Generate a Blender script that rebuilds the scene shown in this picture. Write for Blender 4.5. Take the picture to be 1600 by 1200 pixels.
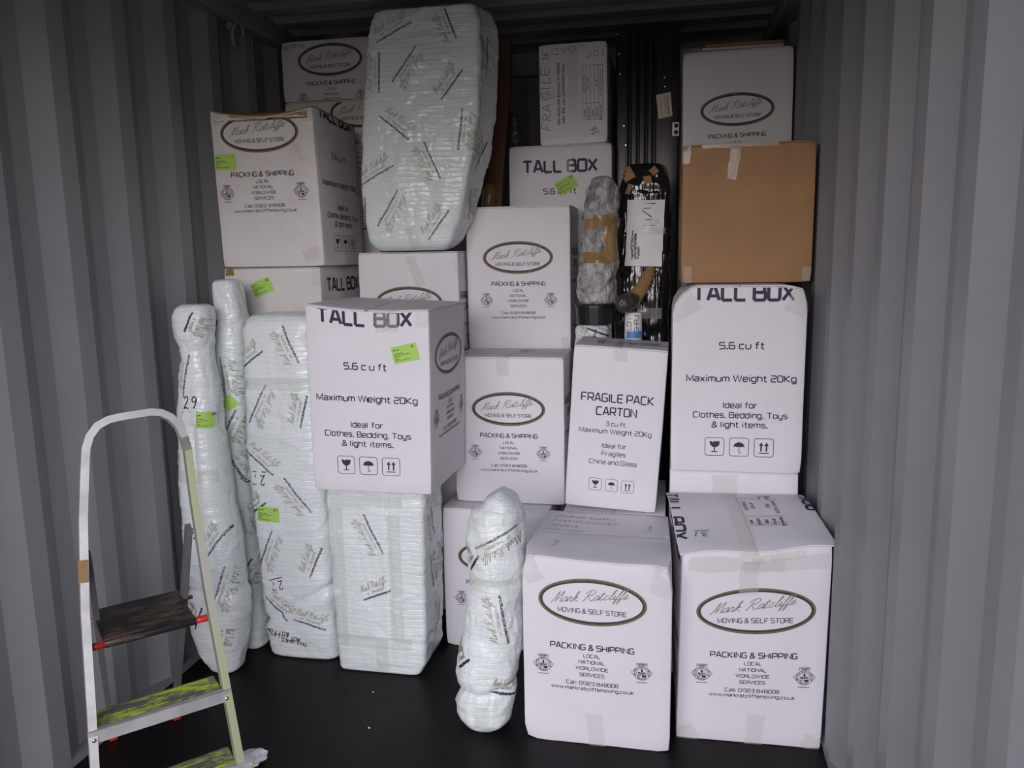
import bpy, bmesh, math, random
from mathutils import Vector, Matrix, noise
from mathutils.bvhtree import BVHTree
for o in list(bpy.data.objects): bpy.data.objects.remove(o)
SC = bpy.context.scene
COL = SC.collection
R = math.radians
PI = math.pi
rnd = random.Random(7)

# ------------------------------------------------------------------ camera, sky, exposure
cam = bpy.data.cameras.new('camera'); camo = bpy.data.objects.new('camera', cam); COL.objects.link(camo)
cam.sensor_fit = 'HORIZONTAL'; cam.sensor_width = 36.0; cam.lens = 36.0 * 1233.0 / 1600.0
cam.clip_start = 0.02
camo.matrix_world = (Matrix.Translation((0, 0, 1.5998)) @ Matrix.Rotation(R(11.348), 4, 'Z') @
                     Matrix.Rotation(R(90 - 9.096), 4, 'X') @ Matrix.Rotation(R(-1.028), 4, 'Z'))
SC.camera = camo
vs = SC.view_settings
vs.view_transform = 'Standard'; vs.look = 'None'; vs.gamma = 1.0; vs.use_curve_mapping = False
vs.exposure = -0.10

world = bpy.data.worlds.new('overcast_sky'); SC.world = world; world.use_nodes = True
wt = world.node_tree; wt.nodes.clear()
def wn(t): return wt.nodes.new(t)
wout = wn('ShaderNodeOutputWorld'); wbg = wn('ShaderNodeBackground'); wtc = wn('ShaderNodeTexCoord')
wsep = wn('ShaderNodeSeparateXYZ'); wt.links.new(wtc.outputs['Generated'], wsep.inputs[0])
wr = wn('ShaderNodeValToRGB')
wr.color_ramp.elements[0].position = 0.0; wr.color_ramp.elements[0].color = (.23, .19, .165, 1)
wr.color_ramp.elements[1].position = 1.0; wr.color_ramp.elements[1].color = (.12, .125, .14, 1)
for pos_, c_ in ((.035, (.46, .41, .375)), (.13, (.92, .86, .85)), (.24, (1.0, .965, 1.02)), (.36, (.57, .58, .68)), (.55, (.19, .20, .27))):
    e = wr.color_ramp.elements.new(pos_); e.color = (*c_, 1)
wt.links.new(wsep.outputs['Z'], wr.inputs[0])
# sky strength made to rise from left to right, to balance light on the stack
wmr = wn('ShaderNodeMapRange'); wmr.inputs['From Min'].default_value = -0.9; wmr.inputs['From Max'].default_value = 0.9
wmr.inputs['To Min'].default_value = .72; wmr.inputs['To Max'].default_value = 1.28
wt.links.new(wsep.outputs['X'], wmr.inputs['Value'])
wmx = wn('ShaderNodeMath'); wmx.operation = 'MULTIPLY'; wmx.inputs[1].default_value = 9.0
wt.links.new(wmr.outputs[0], wmx.inputs[0])
wt.links.new(wr.outputs['Color'], wbg.inputs['Color']); wt.links.new(wmx.outputs[0], wbg.inputs['Strength'])
wt.links.new(wbg.outputs[0], wout.inputs[0])

XL, XR, ZR = -1.866, 0.509, 2.69        # inner faces of the container
Y0, Y1 = 0.30, 4.50                   # open end, closed end
pl = bpy.data.lights.new('door_opening', 'AREA'); pl.shape = 'RECTANGLE'; pl.size = XR - XL; pl.size_y = 2.6
pl.cycles.is_portal = True
plo = bpy.data.objects.new('door_opening', pl); COL.objects.link(plo)
plo.location = ((XL + XR) / 2, Y0 - .02, 1.33); plo.rotation_euler = (R(90), 0, 0)

# ------------------------------------------------------------------ materials
MATS = {}
def mat(name, col, rough=.6, metal=0.0, spec=.5, build=None, alpha=1.0, coat=0.0):
    m = bpy.data.materials.new(name); m.use_nodes = True; nt = m.node_tree
    b = nt.nodes['Principled BSDF']
    b.inputs['Base Color'].default_value = (*col, 1); b.inputs['Roughness'].default_value = rough
    b.inputs['Metallic'].default_value = metal; b.inputs['Specular IOR Level'].default_value = spec
    b.inputs['Alpha'].default_value = alpha; b.inputs['Coat Weight'].default_value = coat
    if build: build(nt, b)
    MATS[name] = m
    return m
def nnode(nt, t, **kw):
    n = nt.nodes.new(t)
    for k, v in kw.items():
        if k in n.inputs: n.inputs[k].default_value = v
        else: setattr(n, k, v)
    return n
def mixcol(nt, b, fac, c1, c2):
    mx = nnode(nt, 'ShaderNodeMix', data_type='RGBA')
    mx.inputs[6].default_value = (*c1, 1); mx.inputs[7].default_value = (*c2, 1)
    nt.links.new(fac, mx.inputs[0]); nt.links.new(mx.outputs[2], b.inputs['Base Color']); return mx
def ramp(nt, src, p0, p1, v0=0, v1=1):
    r = nnode(nt, 'ShaderNodeMapRange'); r.inputs['From Min'].default_value = p0; r.inputs['From Max'].default_value = p1
    r.inputs['To Min'].default_value = v0; r.inputs['To Max'].default_value = v1
    nt.links.new(src, r.inputs['Value']); return r.outputs[0]
def bump(nt, b, src, strength=.3, dist=.002, prev=None):
    bm_ = nnode(nt, 'ShaderNodeBump'); bm_.inputs['Strength'].default_value = strength; bm_.inputs['Distance'].default_value = dist
    nt.links.new(src, bm_.inputs['Height'])
    if prev: nt.links.new(prev.outputs[0], bm_.inputs['Normal'])
    nt.links.new(bm_.outputs[0], b.inputs['Normal']); return bm_
def tcoord(nt, which='Object', scale=(1, 1, 1), rot=(0, 0, 0)):
    tc = nnode(nt, 'ShaderNodeTexCoord'); mp = nnode(nt, 'ShaderNodeMapping')
    mp.inputs['Scale'].default_value = scale; mp.inputs['Rotation'].default_value = rot
    nt.links.new(tc.outputs[which], mp.inputs[0]); return mp.outputs[0]
def noisetex(nt, vec, scale, detail=4, rough=.55):
    n = nnode(nt, 'ShaderNodeTexNoise'); n.inputs['Scale'].default_value = scale; n.inputs['Detail'].default_value = detail
    n.inputs['Roughness'].default_value = rough; nt.links.new(vec, n.inputs['Vector']); return n.outputs['Fac']

def b_card(c1, c2):
    def f(nt, b):
        v = tcoord(nt); n = noisetex(nt, v, 5, 5, .6)
        mixcol(nt, b, ramp(nt, n, .40, .72), c1, c2)
        v2 = tcoord(nt, scale=(160, 160, 6)); n2 = noisetex(nt, v2, 1, 2)
        n3 = noisetex(nt, v, 7, 2)
        p = bump(nt, b, n3, .25, .006); bump(nt, b, n2, .05, .001, p)
    return f
mat('white_card', (.76, .75, .775), .55, build=b_card((.765, .745, .780), (.735, .71, .742)))
mat('worn_white_card', (.72, .69, .68), .6, build=b_card((.73, .70, .69), (.66, .62, .60)))
mat('brown_card', (.42, .27, .15), .7, build=b_card((.355, .195, .088), (.30, .16, .07)))
mat('card_edge', (.40, .30, .20), .8)
mat('print_ink', (.030, .022, .055), .6)
mat('print_gold', (.17, .135, .09), .6)
mat('print_script', (.25, .215, .18), .6)
mat('print_brown', (.045, .03, .03), .6)
mat('print_grey', (.10, .09, .10), .6)
mat('marker_ink', (.02, .02, .03), .5)
mat('olive_ink', (.31, .31, .17), .5)
mat('grey_ink', (.28, .29, .24), .5)
mat('label_ink', (.10, .17, .03), .6)
mat('green_paper', (.42, .68, .13), .6)
mat('white_paper', (.80, .80, .82), .6)
mat('cream_paper', (.62, .56, .46), .7)
mat('blue_paper', (.10, .26, .62), .4)
def b_quilt(nt, b):
    tc = nnode(nt, 'ShaderNodeTexCoord')
    nz = nnode(nt, 'ShaderNodeTexNoise'); nz.inputs['Scale'].default_value = 9; nz.inputs['Detail'].default_value = 3
    nt.links.new(tc.outputs['UV'], nz.inputs['Vector'])
    sub = nnode(nt, 'ShaderNodeVectorMath', operation='MULTIPLY_ADD'); sub.inputs[1].default_value = (.06, .045, 0); 
    nt.links.new(nz.outputs['Color'], sub.inputs[0]); nt.links.new(tc.outputs['UV'], sub.inputs[2])
    br = nnode(nt, 'ShaderNodeTexBrick'); br.inputs['Scale'].default_value = 1
    br.inputs['Mortar Size'].default_value = .0032; br.inputs['Mortar Smooth'].default_value = 1.0
    br.inputs['Brick Width'].default_value = .062; br.inputs['Row Height'].default_value = .019
    br.offset = .43; nt.links.new(sub.outputs[0], br.inputs['Vector'])
    mp = nnode(nt, 'ShaderNodeMapping'); mp.inputs['Scale'].default_value = (11, 24, 1); nt.links.new(tc.outputs['UV'], mp.inputs[0])
    rg = nnode(nt, 'ShaderNodeTexNoise', noise_type='RIDGED_MULTIFRACTAL'); rg.inputs['Scale'].default_value = 1.0; rg.inputs['Detail'].default_value = 1.5; rg.inputs['Roughness'].default_value = .45
    nt.links.new(mp.outputs[0], rg.inputs['Vector'])
    n2 = noisetex(nt, tc.outputs['UV'], 45, 3, .6)
    inv = nnode(nt, 'ShaderNodeMath', operation='SUBTRACT'); inv.inputs[0].default_value = 1.0
    nt.links.new(br.outputs['Fac'], inv.inputs[1])
    p = bump(nt, b, n2, .16, .004); p = bump(nt, b, rg.outputs['Fac'], .42, .007, p); bump(nt, b, inv.outputs[0], .34, .0035, p)
    nd = noisetex(nt, tc.outputs['UV'], 3.5, 4, .6)
    mixcol(nt, b, ramp(nt, nd, .5, .8), (.765, .815, .812), (.71, .765, .73))
mat('quilt_wrap', (.77, .83, .81), .20, build=b_quilt)
def b_dirty_quilt(nt, b):
    b_quilt(nt, b)
    v = tcoord(nt); n = noisetex(nt, v, 160, 2); n2 = noisetex(nt, v, 4, 2)
    mul = nnode(nt, 'ShaderNodeMath', operation='MULTIPLY'); nt.links.new(ramp(nt, n, .66, .72), mul.inputs[0]); nt.links.new(ramp(nt, n2, .42, .6), mul.inputs[1])
    mixcol(nt, b, mul.outputs[0], (.78, .83, .81), (.20, .16, .09))
mat('speckled_quilt_wrap', (.77, .83, .81), .3, build=b_dirty_quilt)
def b_tape(nt, b):
    v = tcoord(nt); n = noisetex(nt, v, 60, 3); bump(nt, b, n, .35, .003)
mat('clear_tape', (.78, .76, .72), .12, build=b_tape, alpha=.24)
mat('yellowed_tape', (.74, .77, .66), .15, build=b_tape, alpha=.26)
mat('beige_tape', (.56, .44, .36), .2, build=b_tape, alpha=.6)
mat('brown_tape', (.30, .185, .08), .22, build=b_tape)
def b_bubble(nt, b):
    v = tcoord(nt, scale=(1, 1, .55)); n = noisetex(nt, v, 26, 5, .7)
    mixcol(nt, b, ramp(nt, n, .35, .68), (.16, .155, .15), (.62, .615, .605))
    vo = nnode(nt, 'ShaderNodeTexVoronoi'); vo.inputs['Scale'].default_value = 75; nt.links.new(tcoord(nt), vo.inputs['Vector'])
    p = bump(nt, b, vo.outputs['Distance'], .5, .006); bump(nt, b, n, .9, .02, p)
mat('bubble_wrap', (.5, .5, .5), .10, spec=.8, build=b_bubble)
def b_stretch(nt, b):
    v = tcoord(nt, scale=(42, 42, 5.0), rot=(0, R(16), 0)); n = noisetex(nt, v, 1, 2, .5); bump(nt, b, n, .9, .012)
mat('black_stretch_film', (.010, .010, .011), .14, spec=.9, build=b_stretch)
def b_film(nt, b):
    v = tcoord(nt); n = noisetex(nt, v, 45, 3); bump(nt, b, n, .9, .012)
mat('black_plastic', (.012, .012, .013), .3)
mat('clear_film', (.05, .05, .053), .10, build=b_film)
mat('grey_film', (.55, .55, .56), .15, build=b_tape)
def b_wood(c1, c2, sc):
    def f(nt, b):
        v = tcoord(nt, scale=sc); n = noisetex(nt, v, 1, 5, .65); mixcol(nt, b, ramp(nt, n, .3, .7), c1, c2); bump(nt, b, n, .2, .002)
    return f
mat('brown_wood', (.12, .06, .035), .35, build=b_wood((.17, .075, .042), (.09, .038, .022), (90, 90, 4)))
mat('black_lacquer', (.010, .0095, .0095), .32)
def b_blackwood(nt, b):
    v = tcoord(nt, scale=(9, 220, 120)); n = noisetex(nt, v, 1, 5, .7); n2 = noisetex(nt, tcoord(nt), 9, 3)
    mul = nnode(nt, 'ShaderNodeMath', operation='MULTIPLY'); nt.links.new(ramp(nt, n, .48, .66), mul.inputs[0]); nt.links.new(ramp(nt, n2, .38, .6), mul.inputs[1])
    mixcol(nt, b, mul.outputs[0], (.010, .009, .009), (.34, .21, .14)); bump(nt, b, n, .5, .0015)
mat('scuffed_black_wood', (.01, .01, .01), .5, build=b_blackwood)
def b_alu(nt, b):
    v = tcoord(nt); n = noisetex(nt, v, 14, 5, .6); mixcol(nt, b, ramp(nt, n, .35, .75), (.66, .65, .65), (.46, .45, .44))
    n2 = noisetex(nt, tcoord(nt, scale=(200, 200, 8)), 1, 2); nt.links.new(ramp(nt, n2, .3, .7, .38, .44), b.inputs['Roughness'])
mat('aluminium', (.62, .61, .61), .4, metal=.45, build=b_alu)
def b_limealu(lo, hi):
    def f(nt, b):
        v = tcoord(nt, scale=(1, 3, 1)); n = noisetex(nt, v, 6, 5, .65); n2 = noisetex(nt, tcoord(nt, scale=(30, 130, 1)), 1, 4, .7)
        ad = nnode(nt, 'ShaderNodeMath', operation='MULTIPLY_ADD'); ad.inputs[1].default_value = 1.7; nt.links.new(n, ad.inputs[0]); nt.links.new(n2, ad.inputs[2])
        f_ = ramp(nt, ad.outputs[0], lo, hi); mixcol(nt, b, f_, (.19, .185, .18), (.47, .58, .045))
        nt.links.new(ramp(nt, f_, 0, 1, .5, 0), b.inputs['Metallic']); bump(nt, b, n2, .5, .002)
    return f
mat('lime_painted_tread', (.4, .5, .05), .5, build=b_limealu(1.24, 1.48))
def b_limerail(nt, b):
    v = tcoord(nt, scale=(1, 1, .25)); n = noisetex(nt, v, 9, 4, .6)
    mixcol(nt, b, ramp(nt, n, .42, .56), (.62, .61, .60), (.60, .66, .40))
mat('lime_smeared_aluminium', (.6, .6, .5), .38, metal=.6, build=b_limerail)
mat('red_plastic', (.50, .025, .025), .35)
mat('steel_bolt', (.55, .55, .55), .3, metal=.9)
mat('ladder_inside', (.20, .20, .20), .5, metal=.4)
def b_wall(nt, b):
    v = tcoord(nt); n = noisetex(nt, v, 2.2, 4, .6); mixcol(nt, b, ramp(nt, n, .3, .75), (.235, .240, .250), (.21, .215, .225))
    n2 = noisetex(nt, v, 60, 3); bump(nt, b, n2, .06, .001)
    n3 = noisetex(nt, v, 3, 2); nt.links.new(ramp(nt, n3, .3, .7, .40, .52), b.inputs['Roughness'])
mat('grey_steel_paint', (.27, .28, .295), .45, spec=.45, build=b_wall)
def b_floor(nt, b):
    v = tcoord(nt); n = noisetex(nt, tcoord(nt, scale=(1, .5, 1)), 3.5, 6, .65)
    n2 = noisetex(nt, v, 42, 2)
    mixcol(nt, b, ramp(nt, n, .35, .75), (.005, .0042, .0045), (.010, .0085, .0085))
    nt.links.new(ramp(nt, n, .3, .75, .36, .6), b.inputs['Roughness'])
    n3 = noisetex(nt, v, 90, 3); p = bump(nt, b, n3, .05, .002); bump(nt, b, n, .1, .01, p)
mat('black_floor_paint', (.012, .011, .011), .45, spec=.16, build=b_floor)
mat('concrete_yard', (.12, .115, .11), .9)
mat('rubber_seal', (.02, .02, .02), .6)

# ------------------------------------------------------------------ helpers
def link_mesh(name, verts, faces, mats, idx=None, parent=None, smooth=False, uv=None):
    me = bpy.data.meshes.new(name); me.from_pydata([tuple(v) for v in verts], [], faces); me.update()
    for m in mats: me.materials.append(MATS[m])
    if idx: me.polygons.foreach_set('material_index', idx)
    if smooth: me.polygons.foreach_set('use_smooth', [True] * len(me.polygons) if smooth is True else smooth)
    if uv:
        l = me.uv_layers.new(name='uv')
        for lp in me.loops: l.data[lp.index].uv = uv[lp.vertex_index]
    o = bpy.data.objects.new(name, me); COL.objects.link(o)
    if parent: o.parent = parent
    return o
def tag(o, label, cat, group=None):
    o['label'] = label; o['category'] = cat
    if group: o['group'] = group
    return o
def empty(name, loc, rz=0, ry=0, rx=0):
    o = bpy.data.objects.new(name, None); COL.objects.link(o); o.location = loc; o.rotation_euler = (rx, ry, rz)
    o.empty_display_size = .1; return o
def struct(o): o['kind'] = 'structure'; return o

class MB:
    """collects shapes for one mesh"""
    def __init__(s): s.v = []; s.f = []; s.m = []; s.s = []
    def add(s, vs, fs, m=0, sm=False):
        b = len(s.v); s.v += [Vector(v) for v in vs]
        for f in fs: s.f.append([b + i for i in f]); s.m.append(m); s.s.append(sm)
    def box(s, x0, x1, y0, y1, z0, z1, m=0, bev=0.0):
        if bev > 0:
            vs, fs = rbox(x0, x1, y0, y1, z0, z1, bev, 1); s.add(vs, fs, m, True); return
        s.add([(x0,y0,z0),(x1,y0,z0),(x1,y1,z0),(x0,y1,z0),(x0,y0,z1),(x1,y0,z1),(x1,y1,z1),(x0,y1,z1)],
              [(0,3,2,1),(4,5,6,7),(0,1,5,4),(1,2,6,5),(2,3,7,6),(3,0,4,7)], m)
    def sweep(s, path, prof, up=Vector((0, 1, 0)), m=0, closed=False, sm=False):
        """sweep a closed 2D profile (a along side, b along up) over a path"""
        n = len(path); k = len(prof); vs = []
        for i, p in enumerate(path):
            p = Vector(p); a = Vector(path[max(i - 1, 0)]); c = Vector(path[min(i + 1, n - 1)])
            t = (c - a).normalized(); u = (up - t * up.dot(t)).normalized(); side = t.cross(u)
            for (q, r_) in prof: vs.append(p + side * q + u * r_)
        fs = []
        for i in range(n - 1):
            for j in range(k): fs.append((i*k + j, i*k + (j+1) % k, (i+1)*k + (j+1) % k, (i+1)*k + j))
        fs.append(tuple(reversed(range(k)))); fs.append(tuple((n-1)*k + j for j in range(k)))
        s.add(vs, fs, m, sm)
    def tube(s, path, r, n=12, m=0):
        s.sweep(path, [(r*math.cos(2*PI*i/n), r*math.sin(2*PI*i/n)) for i in range(n)], up=Vector((.13, .2, .97)) if abs((Vector(path[-1])-Vector(path[0])).normalized().z) < .9 else Vector((0, 1, 0)), m=m, sm=True)
    def out(s, name, mats, parent=None):
        bm = bmesh.new(); vv = [bm.verts.new(v) for v in s.v]
        for f, m, sm in zip(s.f, s.m, s.s):
            try:
                fc = bm.faces.new([vv[i] for i in f]); fc.material_index = m; fc.smooth = sm
            except ValueError: pass
        bmesh.ops.recalc_face_normals(bm, faces=bm.faces)
        me = bpy.data.meshes.new(name); bm.to_mesh(me); bm.free()
        for m in mats: me.materials.append(MATS[m])
        o = bpy.data.objects.new(name, me); COL.objects.link(o)
        if parent: o.parent = parent
        return o

def lin(a, b, n): return [a + (b - a) * i / n for i in range(n + 1)]
def rbox(x0, x1, y0, y1, z0, z1, r, cuts=8):
    """box with rounded edges, its faces divided into a grid"""
    lo = Vector((x0, y0, z0)); hi = Vector((x1, y1, z1))
    def coords(a, b):
        return [a, a + r * .35, a + r] + lin(a + r, b - r, max(1, cuts))[1:-1] + [b - r, b - r * .35, b]
    cs = [coords(lo[i], hi[i]) for i in range(3)]
    verts = []; index = {}; faces = []
    def vid(p):
        key = (round(p[0], 6), round(p[1], 6), round(p[2], 6))
        if key not in index:
            P = Vector(p); q = Vector([min(max(P[i], lo[i] + r), hi[i] - r) for i in range(3)])
            d = P - q
            if d.length > 1e-9: P = q + d.normalized() * r
            index[key] = len(verts); verts.append(P)
        return index[key]
    for ax in range(3):
        a, b = [(1, 2), (2, 0), (0, 1)][ax]
        for side in (0, 1):
            w = lo[ax] if side == 0 else hi[ax]
            for i in range(len(cs[a]) - 1):
                for j in range(len(cs[b]) - 1):
                    q = []
                    for (ii, jj) in ((i, j), (i+1, j), (i+1, j+1), (i, j+1)):
                        p = [0, 0, 0]; p[ax] = w; p[a] = cs[a][ii]; p[b] = cs[b][jj]; q.append(vid(p))
                    faces.append(q if side else q[::-1])
    return verts, faces

# ------------------------------------------------------------------ lettering: squared stroke alphabet, script and marker hand
G = {
'A': [[(0,0),(.42,1),(.62,1),(1.05,0)],[(.16,.30),(.88,.30)]],
'B': [[(0,0),(0,1),(.92,1),(.92,.53),(0,.53)],[(.9,.53),(1,.53),(1,0),(0,0)]],
'C': [[(1,1),(0,1),(0,0),(1,0)]], 'D': [[(0,0),(0,1)],[(0,1),(1,1),(1,0),(0,0)]],
'E': [[(.95,1),(0,1)],[(0,1),(0,0)],[(0,0),(.95,0)],[(0,.5),(.88,.5)]], 'F': [[(.95,1),(0,1)],[(0,1),(0,0)],[(0,.47),(.82,.47)]],
'G': [[(1,1),(0,1),(0,0),(1,0),(1,.48)],[(1,.48),(.52,.48)]], 'H': [[(0,0),(0,1)],[(1,0),(1,1)],[(0,.5),(1,.5)]],
'I': [[(0,0),(0,1)]], 'J': [[(.8,1),(.8,0),(0,0),(0,.3)]], 'K': [[(0,0),(0,1)],[(.95,1),(.12,.5),(1,0)]],
'L': [[(0,1),(0,0)],[(0,0),(.9,0)]], 'M': [[(0,0),(0,1),(.6,.12),(1.2,1),(1.2,0)]], 'N': [[(0,0),(0,1),(1,0),(1,1)]],
'O': [[(.5,1),(1,1),(1,0),(0,0),(0,1),(.5,1)]], 'P': [[(0,0),(0,1)],[(0,1),(1,1),(1,.42),(0,.42)]],
'Q': [[(.5,1),(1,1),(1,0),(0,0),(0,1),(.5,1)],[(.7,.2),(1.05,-.1)]], 'R': [[(0,0),(0,1)],[(0,1),(1,1),(1,.42),(0,.42)],[(.55,.42),(1.02,0)]],
'S': [[(1,1),(0,1),(0,.52),(1,.52),(1,0),(0,0)]], 'T': [[(0,1),(1.05,1)],[(.52,1),(.52,0)]],
'U': [[(0,1),(0,0),(1,0),(1,1)]], 'V': [[(0,1),(.52,0),(1.04,1)]], 'W': [[(0,1),(.38,0),(.76,1),(1.14,0),(1.52,1)]],
'X': [[(0,0),(1,1)],[(0,1),(1,0)]], 'Y': [[(0,1),(.5,.45),(1,1)],[(.5,.45),(.5,0)]], 'Z': [[(0,1),(1,1),(0,0),(1,0)]],
'0': [[(.45,1),(.9,1),(.9,0),(0,0),(0,1),(.45,1)]], '1': [[(0,.82),(.28,1),(.28,0)]], '2': [[(0,1),(.9,1),(.9,.52),(0,.52),(0,0),(.9,0)]],
'3': [[(0,1),(.9,1),(.9,0),(0,0)],[(.2,.52),(.9,.52)]], '4': [[(.72,0),(.72,1),(0,.28),(.95,.28)]], '5': [[(.9,1),(0,1),(0,.55),(.9,.55),(.9,0),(0,0)]],
'6': [[(.85,1),(0,1),(0,0),(.9,0),(.9,.55),(0,.55)]], '7': [[(0,1),(.9,1),(.38,0)]], '8': [[(.45,1),(.9,1),(.9,0),(0,0),(0,1),(.45,1)],[(0,.52),(.9,.52)]],
'9': [[(.05,0),(.9,0),(.9,1),(0,1),(0,.45),(.9,.45)]],
'a': [[(.06,.72),(.8,.72),(.8,0),(0,0),(0,.38),(.8,.38)]], 'b': [[(0,1),(0,0),(.8,0),(.8,.72),(0,.72)]], 'c': [[(.78,.72),(0,.72),(0,0),(.78,0)]],
'd': [[(.8,1),(.8,0),(0,0),(0,.72),(.8,.72)]], 'e': [[(.78,0),(0,0),(0,.72),(.8,.72),(.8,.36)],[(.8,.36),(0,.36)]],
'f': [[(.58,1),(.2,1),(.2,0)],[(0,.7),(.52,.7)]], 'g': [[(.8,.72),(.8,-.28),(.05,-.28)],[(.8,.72),(0,.72),(0,0),(.8,0)]],
'h': [[(0,0),(0,1)],[(0,.72),(.8,.72),(.8,0)]], 'i': [[(0,0),(0,.72)],[(0,.9),(0,1.03)]], 'j': [[(.2,.72),(.2,-.28),(0,-.28)]],
'k': [[(0,0),(0,1)],[(.7,.72),(.1,.36),(.76,0)]], 'l': [[(0,0),(0,1)]], 'm': [[(0,0),(0,.72)],[(0,.72),(1.2,.72),(1.2,0)],[(.6,.72),(.6,0)]],
'n': [[(0,0),(0,.72)],[(0,.72),(.8,.72),(.8,0)]], 'o': [[(.4,.72),(.8,.72),(.8,0),(0,0),(0,.72),(.4,.72)]], 'p': [[(0,-.28),(0,.72)],[(0,.72),(.8,.72),(.8,0),(0,0)]],
'q': [[(.8,-.28),(.8,.72)],[(.8,.72),(0,.72),(0,0),(.8,0)]], 'r': [[(0,0),(0,.72),(.52,.72)]], 's': [[(.76,.72),(0,.72),(0,.38),(.76,.38),(.76,0),(0,0)]],
't': [[(.2,1),(.2,0),(.58,0)],[(0,.7),(.54,.7)]], 'u': [[(0,.72),(0,0),(.8,0),(.8,.72)]], 'v': [[(0,.72),(.4,0),(.8,.72)]],
'w': [[(0,.72),(.3,0),(.6,.72),(.9,0),(1.2,.72)]], 'x': [[(0,0),(.75,.72)],[(0,.72),(.75,0)]], 'y': [[(0,.72),(0,0),(.8,0)],[(.8,.72),(.8,-.28),(.05,-.28)]],
'z': [[(0,.72),(.75,.72),(0,0),(.75,0)]],
'.': [[(.04,-.08),(.04,.14)],[(.14,-.08),(.14,.14)]], ',': [[(.05,.1),(0,-.15)]], ':': [[(.04,.0),(.04,.18)],[(.04,.48),(.04,.66)]], '/': [[(0,-.05),(.6,1.05)]], '-': [[(0,.42),(.45,.42)]],
'(': [[(.25,1.1),(0,.8),(0,.2),(.25,-.1)]], ')': [[(0,1.1),(.25,.8),(.25,.2),(0,-.1)]],
'&': [[(1,0),(.18,.72),(.2,1),(.7,1),(.72,.7),(.05,.36),(0,0),(.68,0),(1,.42)]],
}
SCR = {  # joined-up script, sheared when set
'M': (.95, [[(0,.0),(.02,-.06),(.16,.4),(.30,.98),(.36,.94),(.34,.05),(.42,.3),(.70,.98),(.76,.93),(.74,.12),(.82,.02),(.95,.14)]]),
'a': (.56, [[(.44,.38),(.30,.48),(.08,.3),(.04,.08),(.16,0),(.34,.14),(.44,.42),(.41,.12),(.47,.01),(.6,.12)]]),
'r': (.50, [[(-.04,.06),(.08,.34),(.10,.50),(.16,.42),(.30,.44),(.30,.36),(.27,.10),(.34,.01),(.54,.12)]]),
'k': (.62, [[(0,.1),(.24,.75),(.28,.98),(.18,.92),(.10,.4),(.05,0)],[(.08,.22),(.28,.46),(.36,.38),(.14,.25),(.34,.03),(.5,.06)]]),
'R': (.98, [[(.40,.95),(.24,.5),(.10,.0),(.02,.04)],[(.0,.70),(.22,.98),(.66,1.04),(.80,.80),(.58,.54),(.28,.46),(.44,.3),(.62,.05),(.80,-.02),(.98,.14)]]),
't': (.42, [[(.0,.1),(.20,.82),(.08,.2),(.12,.01),(.22,.01),(.36,.12)],[(-.02,.56),(.36,.60)]]),
'c': (.54, [[(.34,.38),(.24,.46),(.06,.25),(.06,.06),(.18,0),(.44,.14)]]),
'l': (.34, [[(0,.1),(.24,.7),(.30,.98),(.20,.94),(.09,.4),(.07,.08),(.15,0),(.34,.12)]]),
'i': (.30, [[(0,.1),(.13,.44),(.08,.12),(.13,.01),(.30,.12)],[(.19,.63),(.215,.67)]]),
'f': (.36, [[(0,.1),(.24,.62),(.34,.98),(.25,.96),(.10,.3),(-.03,-.36),(.03,-.38),(.12,-.05),(.18,.03),(.36,.12)]]),
'e': (.46, [[(.0,.1),(.22,.22),(.28,.40),(.17,.46),(.05,.25),(.06,.06),(.18,0),(.46,.16)]]),
' ': (.42, []),
}
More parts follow.
